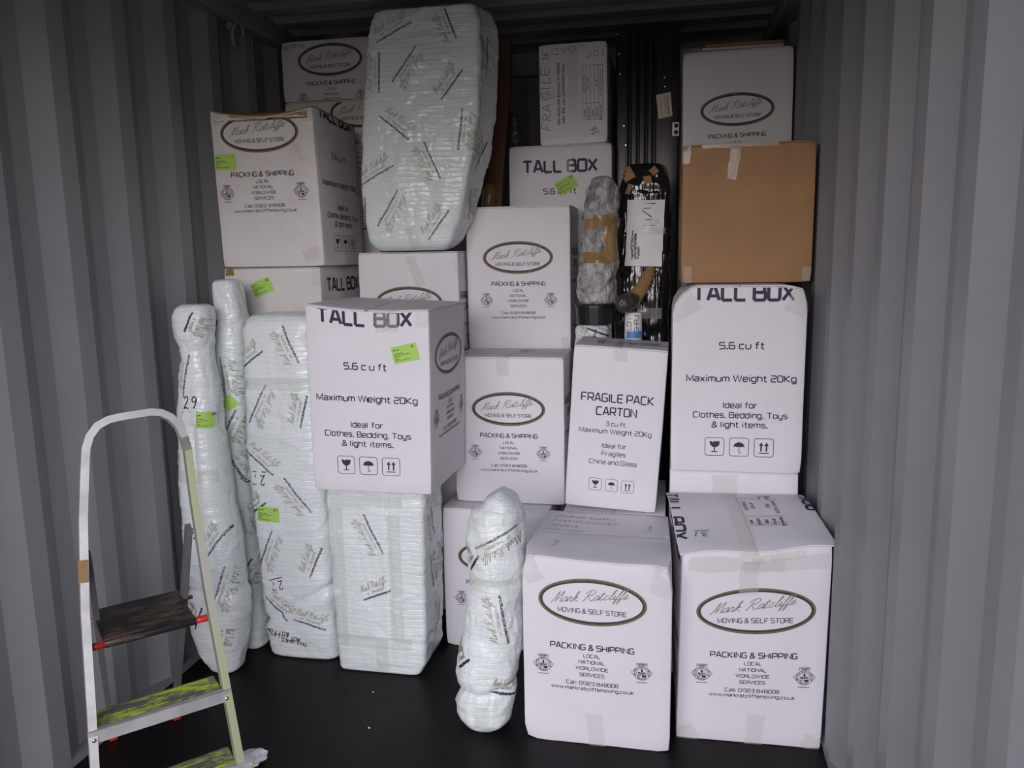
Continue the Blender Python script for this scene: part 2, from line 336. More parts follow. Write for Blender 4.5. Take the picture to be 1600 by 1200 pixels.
HG = {'2': [[(0,.8),(.2,1),(.5,.95),(.55,.7),(.0,.02),(.3,.08),(.7,0)]], '9': [[(.62,.75),(.35,1),(.05,.85),(.1,.6),(.4,.55),(.62,.75),(.55,.4),(.3,0)]],
'3': [[(.05,.95),(.4,1),(.45,.7),(.2,.55),(.5,.35),(.4,.02),(0,.05)]], '6': [[(.5,1),(.1,.5),(.1,.1),(.4,0),(.55,.25),(.3,.45),(.1,.25)]],
'7': [[(0,.95),(.3,.98)],[(.3,.98),(.6,1)],[(.6,1),(.3,0)]], '1': [[(.1,1),(.12,.5),(.1,0)]], 'O': [[(.4,1),(.05,.7),(.1,.15),(.45,0),(.75,.4),(.65,.9),(.4,1)]],
'G': [[(.75,.85),(.35,1),(.02,.5),(.3,0),(.7,.15),(.75,.45),(.45,.42)]], 'D': [[(.05,0),(.05,1)],[(.0,1),(.55,.9),(.75,.45),(.4,.02),(0,0)]], 'S': [[(.6,.9),(.25,1),(.05,.75),(.5,.4),(.5,.1),(.0,.05)]],
'C': [[(.65,.9),(.25,.95),(.0,.45),(.25,0),(.7,.1)]], 'R': [[(.05,0),(.05,1)],[(.0,.98),(.5,.95),(.5,.6),(.08,.48)],[(.08,.48),(.6,0)]], 'P': [[(.05,0),(.05,1)],[(.0,.98),(.5,.95),(.5,.6),(.08,.48)]],
'U': [[(0,1),(.05,.2),(.3,0),(.6,.3),(.65,1)]], 'E': [[(.6,.95),(.05,1)],[(.05,1),(.02,0)],[(.02,0),(.6,.05)],[(.05,.5),(.5,.52)]], 'B': [[(.05,0),(.05,1)],[(.0,1),(.5,.85),(.1,.52),(.55,.3),(.4,.03),(0,0)]],
'L': [[(.05,1),(.03,0)],[(.03,0),(.6,.04)]], 'I': [[(.05,1),(.05,0)]], 'T': [[(0,1),(.7,.97)],[(.35,.98),(.33,0)]], 'N': [[(0,0),(.05,1)],[(.05,1),(.55,0)],[(.55,0),(.6,1)]], 'H': [[(0,0),(.05,1)],[(.6,0),(.6,1)],[(.03,.5),(.6,.52)]],
'K': [[(.03,0),(.05,1)],[(.6,1),(.08,.45)],[(.08,.45),(.65,0)]], 'A': [[(0,0),(.35,1)],[(.35,1),(.7,0)],[(.12,.35),(.6,.35)]], 'M': [[(0,0),(.1,1)],[(.1,1),(.4,.2)],[(.4,.2),(.75,1)],[(.75,1),(.85,0)]], 'F': [[(.6,.97),(.05,1)],[(.05,1),(.03,0)],[(.04,.5),(.45,.52)]]}
def catmull(pts, sub=4):
    if len(pts) < 3: return [Vector((p[0], p[1])) for p in pts]
    P = [Vector(p) for p in pts]; P = [P[0]*2 - P[1]] + P + [P[-1]*2 - P[-2]]; out = []
    for i in range(1, len(P) - 2):
        for k in range(sub):
            t = k / sub
            out.append(.5 * ((2*P[i]) + (-P[i-1] + P[i+1])*t + (2*P[i-1] - 5*P[i] + 4*P[i+1] - P[i+2])*t*t + (-P[i-1] + 3*P[i] - 3*P[i+1] + P[i+2])*t**3))
    out.append(P[-2]); return out
def roundc(pts, r=.17):
    out = [Vector(pts[0])]
    for i in range(1, len(pts) - 1):
        a, b, c = Vector(pts[i-1]), Vector(pts[i]), Vector(pts[i+1]); d1 = a - b; d2 = c - b
        if abs(d1.normalized().dot(d2.normalized())) < .1 and d1.length > .05 and d2.length > .05:
            q = min(r, d1.length * .5, d2.length * .5); u1 = d1.normalized(); u2 = d2.normalized()
            for t in (0, .5, 1):
                p1 = b + u1 * q * (1 - t); p2 = b + u2 * q * t
                out.append(p1 * (1 - t) + p2 * t if t in (0, 1) else (b + (u1 + u2) * q * .29))
        else: out.append(b)
    out.append(Vector(pts[-1])); return out
def ribbon(pts, w):
    """flat strip of width w along a 2D polyline -> list of quads"""
    P = [pts[0]]
    for p in pts[1:]:
        if (p - P[-1]).length > 1e-6: P.append(p)
    if len(P) < 2: return []
    L = []
    for i, p in enumerate(P):
        if i == 0: t = P[1] - P[0]
        elif i == len(P) - 1: t = P[-1] - P[-2]
        else:
            a = (P[i] - P[i-1]).normalized(); b = (P[i+1] - P[i]).normalized(); t = a + b
            if t.length < .35: t = b
        t = t.normalized(); n = Vector((-t.y, t.x)); k = 1.0
        if 0 < i < len(P) - 1:
            a = (P[i] - P[i-1]).normalized(); k = 1 / max(.5, abs(Vector((-a.y, a.x)).dot(n)))
        L.append((p + n * w * .5 * k, p - n * w * .5 * k))
    return [[L[i][0], L[i][1], L[i+1][1], L[i+1][0]] for i in range(len(L) - 1)]
def place(polys, cx, cy, rot=0):
    c, s = math.cos(R(rot)), math.sin(R(rot))
    return [[Vector((cx + p.x*c - p.y*s, cy + p.x*s + p.y*c)) for p in q] for q in polys]
def text(st, width, cap, weight=.16, hand=False, gap=.29, seed=1):
    """set text centred on x, baseline 0, squeezed to the given width"""
    r_ = random.Random(seed + len(st)); x = 0; items = []
    for ch in st:
        if ch == ' ': x += .5; continue
        g = (HG.get(ch.upper()) if hand else None) or G.get(ch) or G.get(ch.upper())
        if not g: continue
        w = max(p[0] for pl_ in g for p in pl_); thin = .08 if w < .06 else 0; x += thin
        jx, jy, js = (r_.uniform(-.06, .06), r_.uniform(-.08, .08), r_.uniform(-.12, .12)) if hand else (0, 0, 0)
        for pl_ in g:
            q = roundc(pl_) if not hand else catmull([(p[0] + jx + r_.uniform(-.03, .03) + (p[1]) * (.1 + js), p[1] + jy) for p in pl_], 4)
            items.append([Vector((x + p.x, p.y)) for p in q])
        x += w + gap + thin
    x -= gap
    sx = (width / x) if (width and x > .1) else cap
    out = []
    for q in items: out += ribbon([Vector(((p.x - x/2) * sx, p.y * cap)) for p in q], weight * cap)
    return out
def script(st, width, cap, weight=.07, shear=.42, rise=7):
    x = 0; items = []
    for ch in st:
        w, g = SCR[ch]
        for pl_ in g: items.append([Vector((x + p.x + shear * p.y, p.y)) for p in catmull(pl_, 3)])
        x += w * .92
    sx = width / x; out = []
    for q in items: out += ribbon([Vector(((p.x - x/2) * sx, p.y * cap)) for p in q], weight * cap)
    return place(out, 0, 0, rise)
def ring(cx, cy, rx, ry, w, n=56):
    out = []
    for i in range(n):
        a, b = 2*PI*i/n, 2*PI*(i+1)/n
        f = lambda t, d: Vector((cx + (rx + d) * math.cos(t), cy + (ry + d) * math.sin(t)))
        out.append([f(a, -w/2), f(b, -w/2), f(b, w/2), f(a, w/2)])
    return out
def rrect(cx, cy, w, h, r, t):
    pts = []
    for (sx, sy, a0) in ((1, 1, 0), (-1, 1, 90), (-1, -1, 180), (1, -1, 270)):
        for k in range(5):
            a = R(a0 + k * 22.5); pts.append(Vector((cx + sx*(w/2 - r) + r*math.cos(a), cy + sy*(h/2 - r) + r*math.sin(a))))
    pts.append(pts[0]); return ribbon(pts, t)
def V2(l): return [Vector(p) for p in l]
def bars(cx, cy, total, h, seed, gap=.25):
    """a line of print too small to read: short dashes"""
    r_ = random.Random(seed); x = cx - total/2; out = []
    while x < cx + total/2:
        w = min(r_.uniform(.5, 1.4) * h * 2.2, cx + total/2 - x)
        out.append(V2([(x, cy - h/2), (x + w, cy - h/2), (x + w, cy + h/2), (x, cy + h/2)])); x += w + h * gap * 3
    return out
def picto(kind, cx, cy, s):
    out = rrect(cx, cy, s, s, s*.14, s*.03); P = lambda l: V2([(cx + a*s, cy + b*s) for a, b in l])
    if kind == 'glass':
        out += [P([(-.27,.30),(-.14,.30),(-.09,.22),(-.04,.30),(.28,.30),(.24,.08),(.12,-.02),(.03,-.04),(-.03,-.04),(-.13,.0),(-.22,.1)])]
        out += [P([(-.03,-.04),(.03,-.04),(.03,-.26),(-.03,-.26)]), P([(-.16,-.26),(.16,-.26),(.16,-.31),(-.16,-.31)])]
    elif kind == 'umbrella':
        arc = [(.29*math.cos(R(a)), .0 + .27*math.sin(R(a))) for a in range(0, 181, 15)]
        out += [P(arc + [(-.29,-.01),(-.2,.04),(-.1,-.01),(0,.04),(.1,-.01),(.2,.04)][::1])]
        out += ribbon(P([(0,.3),(0,-.25),(.02,-.31),(.08,-.32),(.11,-.27)]), s*.035)
    else:
        for dx in (-.14, .14): out += [P([(dx-.04,-.2),(dx+.04,-.2),(dx+.04,.12),(dx-.04,.12)]), P([(dx-.12,.1),(dx+.12,.1),(dx,.3)])]
        out += [P([(-.26,-.27),(.26,-.27),(.26,-.32),(-.26,-.32)])]
    return out
def arctext(st, cx, cy, r, cap, a0, a1, weight=.2, flip=False):
    out = []; n = len(st)
    for i, ch in enumerate(st):
        if ch == ' ': continue
        a = a0 + (a1 - a0) * (i + .5) / n
        out += place(text(ch, None, cap, weight) if ch != 'I' else text('I', cap*.01, cap, weight), cx + r*math.cos(R(a)), cy + r*math.sin(R(a)), a - 90 if not flip else a + 90)
    return out
def badge(cx, cy, s):
    """trade badge: ringed seal with side points, a tab above and a line of small print below"""
    k = s / 2; out = []
    out += ring(cx, cy, k*.80, k*.80, k*.05, 36) + ring(cx, cy, k*.55, k*.55, k*.04, 32)
    for sx in (-1, 1): out += ribbon(V2([(cx + sx*k*.62, cy + k*.52), (cx + sx*k*1.08, cy + k*.05), (cx + sx*k*.98, cy - k*.1), (cx + sx*k*.62, cy - k*.5)]), k*.045)
    out += ribbon(V2([(cx - k*.5, cy + k*.80), (cx - k*.55, cy + k*1.1), (cx + k*.55, cy + k*1.1), (cx + k*.5, cy + k*.80)]), k*.045)
    out += place(text('MEMBER', k*.8, k*.15, .25), cx, cy + k*.88)
    out += arctext('BRITISH ASSOCIATION OF', cx, cy, k*.62, k*.11, 205, -25)
    out += arctext('REMOVERS', cx, cy, k*.74, k*.11, 228, 312, flip=True)
    out += place(text('BAR', k*.74, k*.22, .3), cx, cy - k*.14)
    out.append(V2([(cx - k*.10, cy + k*.14), (cx + k*.06, cy + k*.12), (cx + k*.16, cy + k*.24), (cx + k*.06, cy + k*.30), (cx + k*.08, cy + k*.44), (cx - k*.04, cy + k*.46), (cx - k*.10, cy + k*.34)]))
    out.append(V2([(cx - k*.50, cy - k*.34), (cx - k*.1, cy - k*.22), (cx - k*.1, cy - k*.3), (cx - k*.46, cy - k*.42)]))
    out.append(V2([(cx - k*.04, cy - k*.22), (cx + k*.46, cy - k*.22), (cx + k*.40, cy - k*.46), (cx + k*.04, cy - k*.46)]))
    out += bars(cx, cy - k*1.08, k*1.1, k*.09, 3)
    return out
def art_logo(ow=.34, oh=.152, oz=.50, pz=None, s=1.14):
    """front print: oval with the name, then the service lines; heights from the bottom of the carton"""
    pz = oz - .155 if pz is None else pz; A = []
    A += [(q, 'print_gold') for q in ring(0, oz, ow/2 - .002, oh/2 - .002, .0085, 72)]
    A += [(q, 'print_brown') for q in ring(0, oz, ow/2 - .0075, oh/2 - .0075, .0078, 72)]
    k = ow / .30
    A += [(q, 'print_script') for q in place(script('Mark Ratcliffe', .215*k, .028*k, .066, shear=.58), -.008*k, oz + .005*k)]
    A += [(q, 'print_grey') for q in place(text('MOVING & SELF STORE', .192*k, .0125*k, .17), .0, oz - .033*k)]
    A += [(q, 'print_ink') for q in place(text('PACKING & SHIPPING', .237*s, .0158*s, .19), 0, pz - .008)]
    for i, (st, w) in enumerate((('LOCAL', .047), ('NATIONAL', .074), ('WORLDWIDE', .092), ('SERVICES', .070))):
        A += [(q, 'print_ink') for q in place(text(st, w*s, .0098*s, .17), 0, pz - .034 - .0222*i)]
    A += [(q, 'print_ink') for q in place(text('Call: 01323 848008', .148*s, .0102*s, .17), 0, pz - .131)]
    A += [(q, 'print_ink') for q in place(text('www.markratcliffemoving.co.uk', .236*s, .0098*s, .17), 0, pz - .150)]
    for sx in (-1, 1): A += [(q, 'print_ink') for q in badge(sx * .142 * (1.0 if s < 1.05 else 1.13), pz - .072, .054*s)]
    return A
def art_tall(dz=0.0, title=.618):
    A = []
    for st, w, cap, z, wt_ in (('TALL BOX', .338, .050, title, .225), ('5.6 cu ft', .152, .0225, .447, .185), ('Maximum Weight 20Kg', .373, .0215, .331, .185),
                          ('Ideal for', .116, .0195, .236, .175), ('Clothes, Bedding, Toys', .322, .0195, .200, .175), ('& light items.', .190, .0195, .165, .175)):
        A += [(q, 'print_ink') for q in place(text(st, w, cap, wt_), 0, z + dz)]
    for i, kd in enumerate(('glass', 'umbrella', 'arrows')): A += [(q, 'print_ink') for q in picto(kd, (i - 1) * .085, .093 + dz, .066)]
    return A
def art_fragile(s=1.0):
    A = []
    for st, w, cap, z, wt_ in (('FRAGILE PACK', .248, .0285, .408, .17), ('CARTON', .138, .0285, .358, .17), ('3 cu ft', .068, .0155, .318, .15), ('Maximum Weight 20Kg', .250, .0165, .289, .15),
                          ('Ideal for', .084, .0160, .235, .14), ('Fragiles', .082, .0160, .205, .14), ('China and Glass', .165, .0160, .172, .14)):
        A += [(q, 'print_ink') for q in place(text(st, w*s, cap, wt_), 0, z)]
    for i, kd in enumerate(('glass', 'umbrella', 'arrows')): A += [(q, 'print_ink') for q in picto(kd, (i - 1) * .057*s, .092, .046)]
    return A
def art_table(w, h, fill=True):
    """the little address table printed on the top flaps, rows across; origin at centre"""
    A = []; t = .0014
    def ln(a, b): return ribbon(V2([a, b]), t)
    for i in range(6): A += ln((-w/2, h/2 - h*i/5), (w/2, h/2 - h*i/5))
    for x in (-w/2, -w*.2, w/2): A += ln((x, -h/2), (x, h/2))
    for i, st in enumerate(('NAME:', 'CONTENTS:', 'ROOM:', 'ITEM NO:', 'DESTINATION:')):
        A += place(text(st, w*.036*len(st) * .62 + .004, h*.075, .2), -w*.38, h/2 - h*(i + .68)/5)
    out = [(q, 'print_ink') for q in A]
    if fill:
        for i, st in enumerate(('GEORGE', 'SHIP', '', '36', 'KOH SAMUI')):
            if st: out += [(q, 'marker_ink') for q in place(text(st, w*.055*len(st), h*.10, .16, hand=True), w*.16, h/2 - h*(i + .75)/5)]
    return out
def clip_poly(q, f):
    """keep the part of polygon q where f >= 0"""
    out = []; n = len(q)
    for i in range(n):
        a, b = q[i], q[(i+1) % n]; fa, fb = f(a), f(b)
        if fa >= 0: out.append(a)
        if fa * fb < 0: out.append(a + (b - a) * (fa / (fa - fb)))
    return out
def clip_rect(A, x0, x1, z0, z1):
    out = []
    for q, m in A:
        xs = [p.x for p in q]; zs = [p.y for p in q]
        if min(xs) >= x0 and max(xs) <= x1 and min(zs) >= z0 and max(zs) <= z1: out.append((q, m)); continue
        if max(xs) < x0 or min(xs) > x1 or max(zs) < z0 or min(zs) > z1: continue
        for f in (lambda p: p.x - x0, lambda p: x1 - p.x, lambda p: p.y - z0, lambda p: z1 - p.y):
            q = clip_poly(q, f)
            if len(q) < 3: break
        if len(q) >= 3: out.append((q, m))
    return out
def moved(A, cx, cy, rot=0): return [(place([q], cx, cy, rot)[0], m) for q, m in A]

# ------------------------------------------------------------------ cartons
PRINTMATS = ['print_ink', 'print_gold', 'print_brown', 'print_script', 'print_grey', 'marker_ink', 'label_ink']
def carton(label, x0, x1, y0, y1, z0, z1, front=None, right=None, left=None, top=None, rz=0, ry=0, seed=0, bulge=.004, card='white_card', dents=(), extra=None,
           seam='y', tapes=(), greens=(), flaps=True, group='moving cartons', cuts=14, name='moving_carton', edge=.005, flapover=0.0, flapmat=None, cat='box', rpivot='c'):
    w, d, h = x1 - x0, y1 - y0, z1 - z0; ft = .005 if flaps else 0.0; hb = h - ft
    px = {'c': (x0 + x1)/2, 'r': x1, 'l': x0}[rpivot]; ox = (x0 + x1)/2 - px
    root = empty(name, (px, y0, z0), R(rz), R(ry)); tag(root, label, cat, group)
    r_ = random.Random(seed); off = Vector((r_.uniform(-50, 50), r_.uniform(-50, 50), r_.uniform(-50, 50)))
    dents = list(dents)
    if cuts > 5:
        for cx_ in (-w/2, w/2):
            for cz_ in (0, h):
                a_ = r_.uniform(.001, .005); dents.append((cx_, 0, cz_, r_.uniform(.025, .05), -math.copysign(a_, cx_) * .8, a_ * .9, (a_ if cz_ == 0 else -a_) * .8))
    def D(p):
        """how the card gives: bulging panels, soft waves, knocked corners"""
        u = min(max((p.x + w/2) / w, 0), 1); v = min(max(p.y / d, 0), 1); t = min(max(p.z / h, 0), 1)
        q = p.copy()
        su, sv, st = math.sin(PI*u), math.sin(PI*v), math.sin(PI*t)
        q.y += -bulge * su * st * (1 - 2*v); q.x += bulge * sv * st * (2*u - 1)
        n = noise.noise_vector(p * 5 + off); q += n * .0012
        for (cx, cy, cz, rad, dx, dy, dz) in dents:
            k = max(0, 1 - ((p - Vector((cx, cy, cz))).length / rad)); k = k*k*(3 - 2*k); q += Vector((dx, dy, dz)) * k
        if extra: q = extra(p, q, w, d, h)
        return q + Vector((ox, 0, 0))
    vs, fs = rbox(-w/2, w/2, 0, d, 0, hb, edge, cuts)
    mats = [card] + PRINTMATS; idx = [0] * len(fs); sm = [True] * len(fs); V = [D(p) for p in vs]; F = list(fs); e = .0011
    def stamp(A, f, V, F, idx, sm, mats):
        for q, m in A:
            b = len(V); V += [D(f(p)) for p in q]; F.append(tuple(range(b, b + len(q)))); idx.append(mats.index(m)); sm.append(False)
    if front: stamp(clip_rect(front, -w/2 + .003, w/2 - .003, .004, hb - .004), lambda p: Vector((p.x, -e, p.y)), V, F, idx, sm, mats)
    if right: stamp(clip_rect(right, -d/2 + .003, d/2 - .003, .004, hb - .004), lambda p: Vector((w/2 + e, p.x + d/2, p.y)), V, F, idx, sm, mats)
    if left: stamp(clip_rect(left, -d/2 + .003, d/2 - .003, .004, hb - .004), lambda p: Vector((-w/2 - e, d/2 - p.x, p.y)), V, F, idx, sm, mats)
    link_mesh('carton_body', V, F, mats, idx, root, sm)
    if flaps:
        g = .0012; o_ = flapover
        parts = [(-w/2 + .001 - o_, -g, .001 - o_, d - .001), (g, w/2 - .001 + o_, .001 - o_, d - .001)] if seam == 'y' else [(-w/2 + .001, w/2 - .001, .001, d/2 - g), (-w/2 + .001, w/2 - .001, d/2 + g, d - .001)]
        fm = [flapmat or card] + PRINTMATS
        for (a, b, c, dd) in parts:
            vs, fs = rbox(a, b, c, dd, hb + .0002, h, .002, 8); V = [D(p) for p in vs]; F = list(fs); idx = [0]*len(fs); sm = [True]*len(fs)
            if top: stamp(clip_rect(top, a + .002, b - .002, c + .002, dd - .002), lambda p: Vector((p.x, p.y, h + e)), V, F, idx, sm, fm)
            link_mesh('top_flap', V, F, fm, idx, root, sm)
    for tp in tapes:
        # (face, x centre, z lower, z upper, width, angle) strips; 'seam' runs over the top and down the front
        kind = tp[0]; V = []; F = []; nn = 10
        if kind == 'seam':
            cx, down, tw = tp[1], tp[2], tp[3]; path = []
            for y in lin(d - .01, .012, 10): path.append((0, y, h + .0016))
            path += [(0, .003, h + .001), (0, -.0016, h - .004)]
            for z in lin(h - .012, h - down, 8): path.append((0, -.0016, z))
            for i, p in enumerate(path):
                for j in range(4): V.append(D(Vector((cx + tw*(j/3 - .5) + .0015*math.sin(i*1.7), p[1], p[2]))))
            F = [(i*4 + j, i*4 + j + 1, i*4 + j + 5, i*4 + j + 4) for i in range(len(path) - 1) for j in range(3)]
        else:
            cx, cz, tw, th, ang = tp[1:6]; c, s = math.cos(R(ang)), math.sin(R(ang)); m_ = 6
            rr = random.Random(seed * 31 + int(cx * 1000))
            for i in range(nn + 1):
                for j in range(m_ + 1):
                    a = (j/m_ - .5)*tw + (rr.uniform(-.003, .003) if j in (0, m_) else 0); b = (i/nn - .5)*th + (rr.uniform(-.003, .003) if i in (0, nn) else 0)
                    X = cx + a*c - b*s; Z = cz + a*s + b*c
                    if kind == 'front':
                        over = max(0, Z - h); sx = 0
                        X2 = min(max(X, -w/2 - .0012), w/2 + .0012); wrap = abs(X) - abs(X2) if abs(X) > w/2 else 0
                        P = Vector((X2, -.0018 + over + wrap, min(Z, h + .0014) if over == 0 else h + .0016))
                        if wrap > 0: P = Vector((math.copysign(w/2 + .0018, X), wrap, min(Z, h + .0014)))
                    elif kind == 'right': P = Vector((w/2 + .0018, X + d/2, Z))
                    else: P = Vector((X, Z, h + .0018))
                    V.append(D(P))
            F = [(i*(m_+1) + j, i*(m_+1) + j + 1, (i+1)*(m_+1) + j + 1, (i+1)*(m_+1) + j) for i in range(nn) for j in range(m_)]
        link_mesh('packing_tape', V, F, [tp[-1] if isinstance(tp[-1], str) else 'clear_tape'], None, root, True)
    for gl in greens:
        cx, cz, ang, num = gl[:4]; lw, lh = (.094, .062)
        V = []; F = []; idx = []
        def put(q, m, oo):
            b = len(V); V.extend([D(Vector((p.x, -.0022 - oo, p.y))) for p in place([q], cx, cz, ang)[0]]); F.append(tuple(range(b, b + len(q)))); idx.append(m)
        for q in label_art(lw, lh, num, seed): put(q[0], q[1], q[2])
        o = link_mesh('green_label', V, F, ['green_paper', 'label_ink'], idx, root); o['label'] = 'lime green paper label with small print'
    return root
def label_art(lw, lh, num, seed):
    A = []
    for i in range(4):
        x0, x1 = -lw/2 + lw*i/4, -lw/2 + lw*(i+1)/4
        A.append((V2([(x0, -lh/2), (x1, -lh/2), (x1, lh/2), (x0, lh/2)]), 0, 0))
    for q in bars(-lw*.28, lh*.28, lw*.22, lh*.06, seed): A.append((q, 1, .0008))
    for q in ring(-lw*.42, lh*.28, lh*.05, lh*.05, lh*.03, 12): A.append((q, 1, .0008))
    for i, (zz, ww) in enumerate(((.06, .42), (-.04, .62), (-.14, .25), (-.26, .18), (-.34, .60))):
        for q in bars(-lw*.45 + lw*ww/2, lh*zz, lw*ww, lh*.045, seed + i): A.append((q, 1, .0008))
    for q in place(text(num, lw*.055*len(num), lh*.13, .28), lw*.34, lh*.26): A.append((q, 1, .0008))
    return A

def underlined(st, w, cap, wt_=.12, seed=1):
    A = place(text(st, w, cap, wt_, hand=True, seed=seed), 0, 0); A += ribbon(V2([(-w*.7, -cap*.35), (w*.7, -cap*.28)]), cap*wt_); return A

# ------------------------------------------------------------------ container (the setting)
def corrugated(name, along, start, end, h0, h1, base, outward, pitch, flat, slope, depth, phase, axis):
    """a sheet of trapezoid corrugations; axis 'x' = side wall, 'y' = end wall, 'z' = roof"""
    prof = []; s = start; cyc = pitch
    pts = [(0, 0), (flat, 0), (flat + slope, depth), (pitch - slope, depth)]
    k = math.floor((start - phase) / cyc)
    def dep(q):
        q = (q - phase) % cyc
        if q < flat: return 0
        if q < flat + slope: return depth * (q - flat) / slope
        if q < pitch - slope: return depth
        return depth * (pitch - q) / slope
    knots = {start, end}
    while phase + k*cyc < end:
        for f in (0, flat, flat + slope, pitch - slope):
            t = phase + k*cyc + f
            if start < t < end: knots.add(t)
        k += 1
    ks = sorted(knots); V = []; F = []; n = len(ks)
    for t in ks:
        for hh in (h0, h1):
            for th in (0, .003):
                o_ = base + outward * (dep(t) + th)
                V.append({'x': (o_, t, hh), 'y': (t, o_, hh), 'z': (hh, t, o_)}[axis])
    for i in range(n - 1):
        a, b = i*4, (i+1)*4
        F += [(a, b, b+2, a+2), (a+1, a+3, b+3, b+1), (a, a+1, b+1, b), (a+2, b+2, b+3, a+3)]
    F += [(0, 2, 3, 1), ((n-1)*4, (n-1)*4 + 1, (n-1)*4 + 3, (n-1)*4 + 2)]
    mb = MB(); mb.add(V, F); o = mb.out(name, ['grey_steel_paint']); return struct(o)
corrugated('wall_left', 'y', Y0, Y1 + .02, -.02, 2.70, XL, -1, .298, .072, .077, .036, 2.216, 'x')
corrugated('wall_right', 'y', Y0, Y1 + .02, -.02, 2.70, XR, 1, .298, .072, .077, .036, 1.507, 'x')
corrugated('wall_back', 'x', XL - .04, XR + .04, -.02, 2.70, Y1, 1, .285, .120, .040, .036, -1.8, 'y')
corrugated('ceiling', 'y', Y0, Y1 + .04, XL - .04, XR + .04, ZR, 1, .209, .09, .03, .022, .05, 'z')
m = MB(); m.box(XL - .04, XR + .04, Y0, Y1 + .04, -.03, 0); struct(m.out('floor', ['black_floor_paint']))
m = MB(); m.box(XL - .045, XL - .001, Y0, Y1, -.0, .028); struct(m.out('trim_1', ['grey_steel_paint']))
m = MB(); m.box(XR + .001, XR + .045, Y0, Y1, -.0, .028); struct(m.out('trim_2', ['grey_steel_paint']))
m = MB(); m.box(XL - .04, XL + .052, Y0, Y1, 2.612, 2.70, bev=.006); struct(m.out('trim_3', ['grey_steel_paint']))
m = MB(); m.box(XR - .062, XR + .04, Y0, Y1, 2.605, 2.70, bev=.006); struct(m.out('trim_4', ['grey_steel_paint']))
m = MB(); m.box(XL - .04, XR + .04, Y1 - .05, Y1 + .04, 2.58, 2.70, bev=.006); struct(m.out('trim_5', ['grey_steel_paint']))
m = MB(); m.box(XL - .06, XR + .06, Y0 - .1, Y0, 2.56, 2.74, bev=.008); struct(m.out('trim_6', ['grey_steel_paint']))
m = MB(); m.box(XL - .08, XL + .02, Y0 - .12, Y0, -.1, 2.74, bev=.008); struct(m.out('trim_7', ['grey_steel_paint']))
m = MB(); m.box(XR - .02, XR + .08, Y0 - .12, Y0, -.1, 2.74, bev=.008); struct(m.out('trim_8', ['grey_steel_paint']))
# open right leaf of the doors, unseen, added to block light towards the left wall
m = MB(); m.box(XR + .03, XR + .07, Y0 - 1.30, Y0 - .13, .05, 2.60, bev=.008)
for k in range(4): m.box(XR + .02, XR + .03, Y0 - 1.22 + k*.28, Y0 - 1.08 + k*.28, .2, 2.45, bev=.004)
struct(m.out('added_door_1', ['grey_steel_paint']))
m = MB(); m.box(-25, 25, -40, Y0 - .05, -.20, -.12); struct(m.out('ground', ['concrete_yard']))
ringm = MB(); cpt = Vector((XL + .03, 3.29, 2.565))
ringm.tube([cpt + Vector((.012*math.sin(a*.9), .045*math.cos(a), .05*math.sin(a))) for a in [2*PI*i/28 for i in range(29)]], .008, 8)
ringm.box(XL - .005, XL + .022, 3.265, 3.315, 2.585, 2.612, 0, .004)
tag(ringm.out('lashing_ring', ['grey_steel_paint']), 'small grey steel lashing ring under the top rail of the left wall', 'ring')

exec_order = []
# ------------------------------------------------------------------ the stack of cartons, row by row
# front row on the floor
def bf1(p, q, w, d, h):
    q.z += .012 * (p.z/h) * (-p.x/w) * (1 if p.y < .2 else .3); 
    if p.z > h*.9: q.z += -.012*math.sin(PI*min(max((p.x + w/2)/w, 0), 1)) * max(0, 1 - p.y/.12)
    q.x += .03 * (p.y/d) * (-p.x/w) * 1.2
    return q
toptxt = []
for i, (st, wd) in enumerate((('CHOPPING BOARDS', .235), ('2 CRATES (CLOTHES)', .25), ('GEORGE', .105), ('KOH SAMUI', .13))):
    toptxt += [(q, 'print_grey') for q in place(text(st, wd, .018, .09, hand=True, seed=i), -.13 + wd/2 - .07, .375 - i*.047, -3)]
toptxt += [(q, 'marker_ink') for q in place(underlined('7', .016, .026, .1), .165, .30)] + [(q, 'marker_ink') for q in place(underlined('7', .016, .024, .1), -.15, .10)]
carton('white logo carton on the floor marked 7 on its handwritten top, front centre', -.459, .021, 2.395, 2.85, 0, .650, front=moved(art_logo(.345, .152, .502), -.012, 0), top=toptxt, seed=1, bulge=.008, dents=((-.24, 0, .645, .07, .010, .012, -.012), (.24, 0, .64, .08, -.012, .012, -.014), (-.24, 0, 0, .06, .007, .008, .003)), extra=bf1, seam='x',
       right=art_tall(), left=art_tall(), tapes=[('front', -.215, .60, .06, .10, 25), ('front', .215, .59, .075, .10, -15), ('front', .0, .05, .055, .13, 4), ('top', 0, .22, .44, .05, 0)], rz=-.4)
def bf2(p, q, w, d, h):
    u = p.x/w + .5; q.z += (p.z/h) * (-.035 + .045*u + .075*min(1, p.y/d*1.4) * (1 - .5*u)); q.x += (p.z/h) * (p.y/d) * (-.035 + .0*u) + (p.z/h)*.01
    if p.z > h*.93: q.z += .006*math.sin(u*9) * max(0, 1 - p.y/.1)
    return q
top31 = [(q, 'marker_ink') for q in place(underlined('31', .034, .026, .12), -.155, .10, 182)] + [(q, 'marker_ink') for q in place(underlined('31', .034, .026, .12), .10, .36, 184)]
top31 += moved(art_table(.20, .125, True), .065, .235, 90)
top31 += [(q, 'print_ink') for q in place(text('TALL BOX', .31, .050, .20), -.258, .22, -90)] + [(q, 'print_ink') for q in place(text('BOX', .12, .050, .20), .268, .30, 90)]
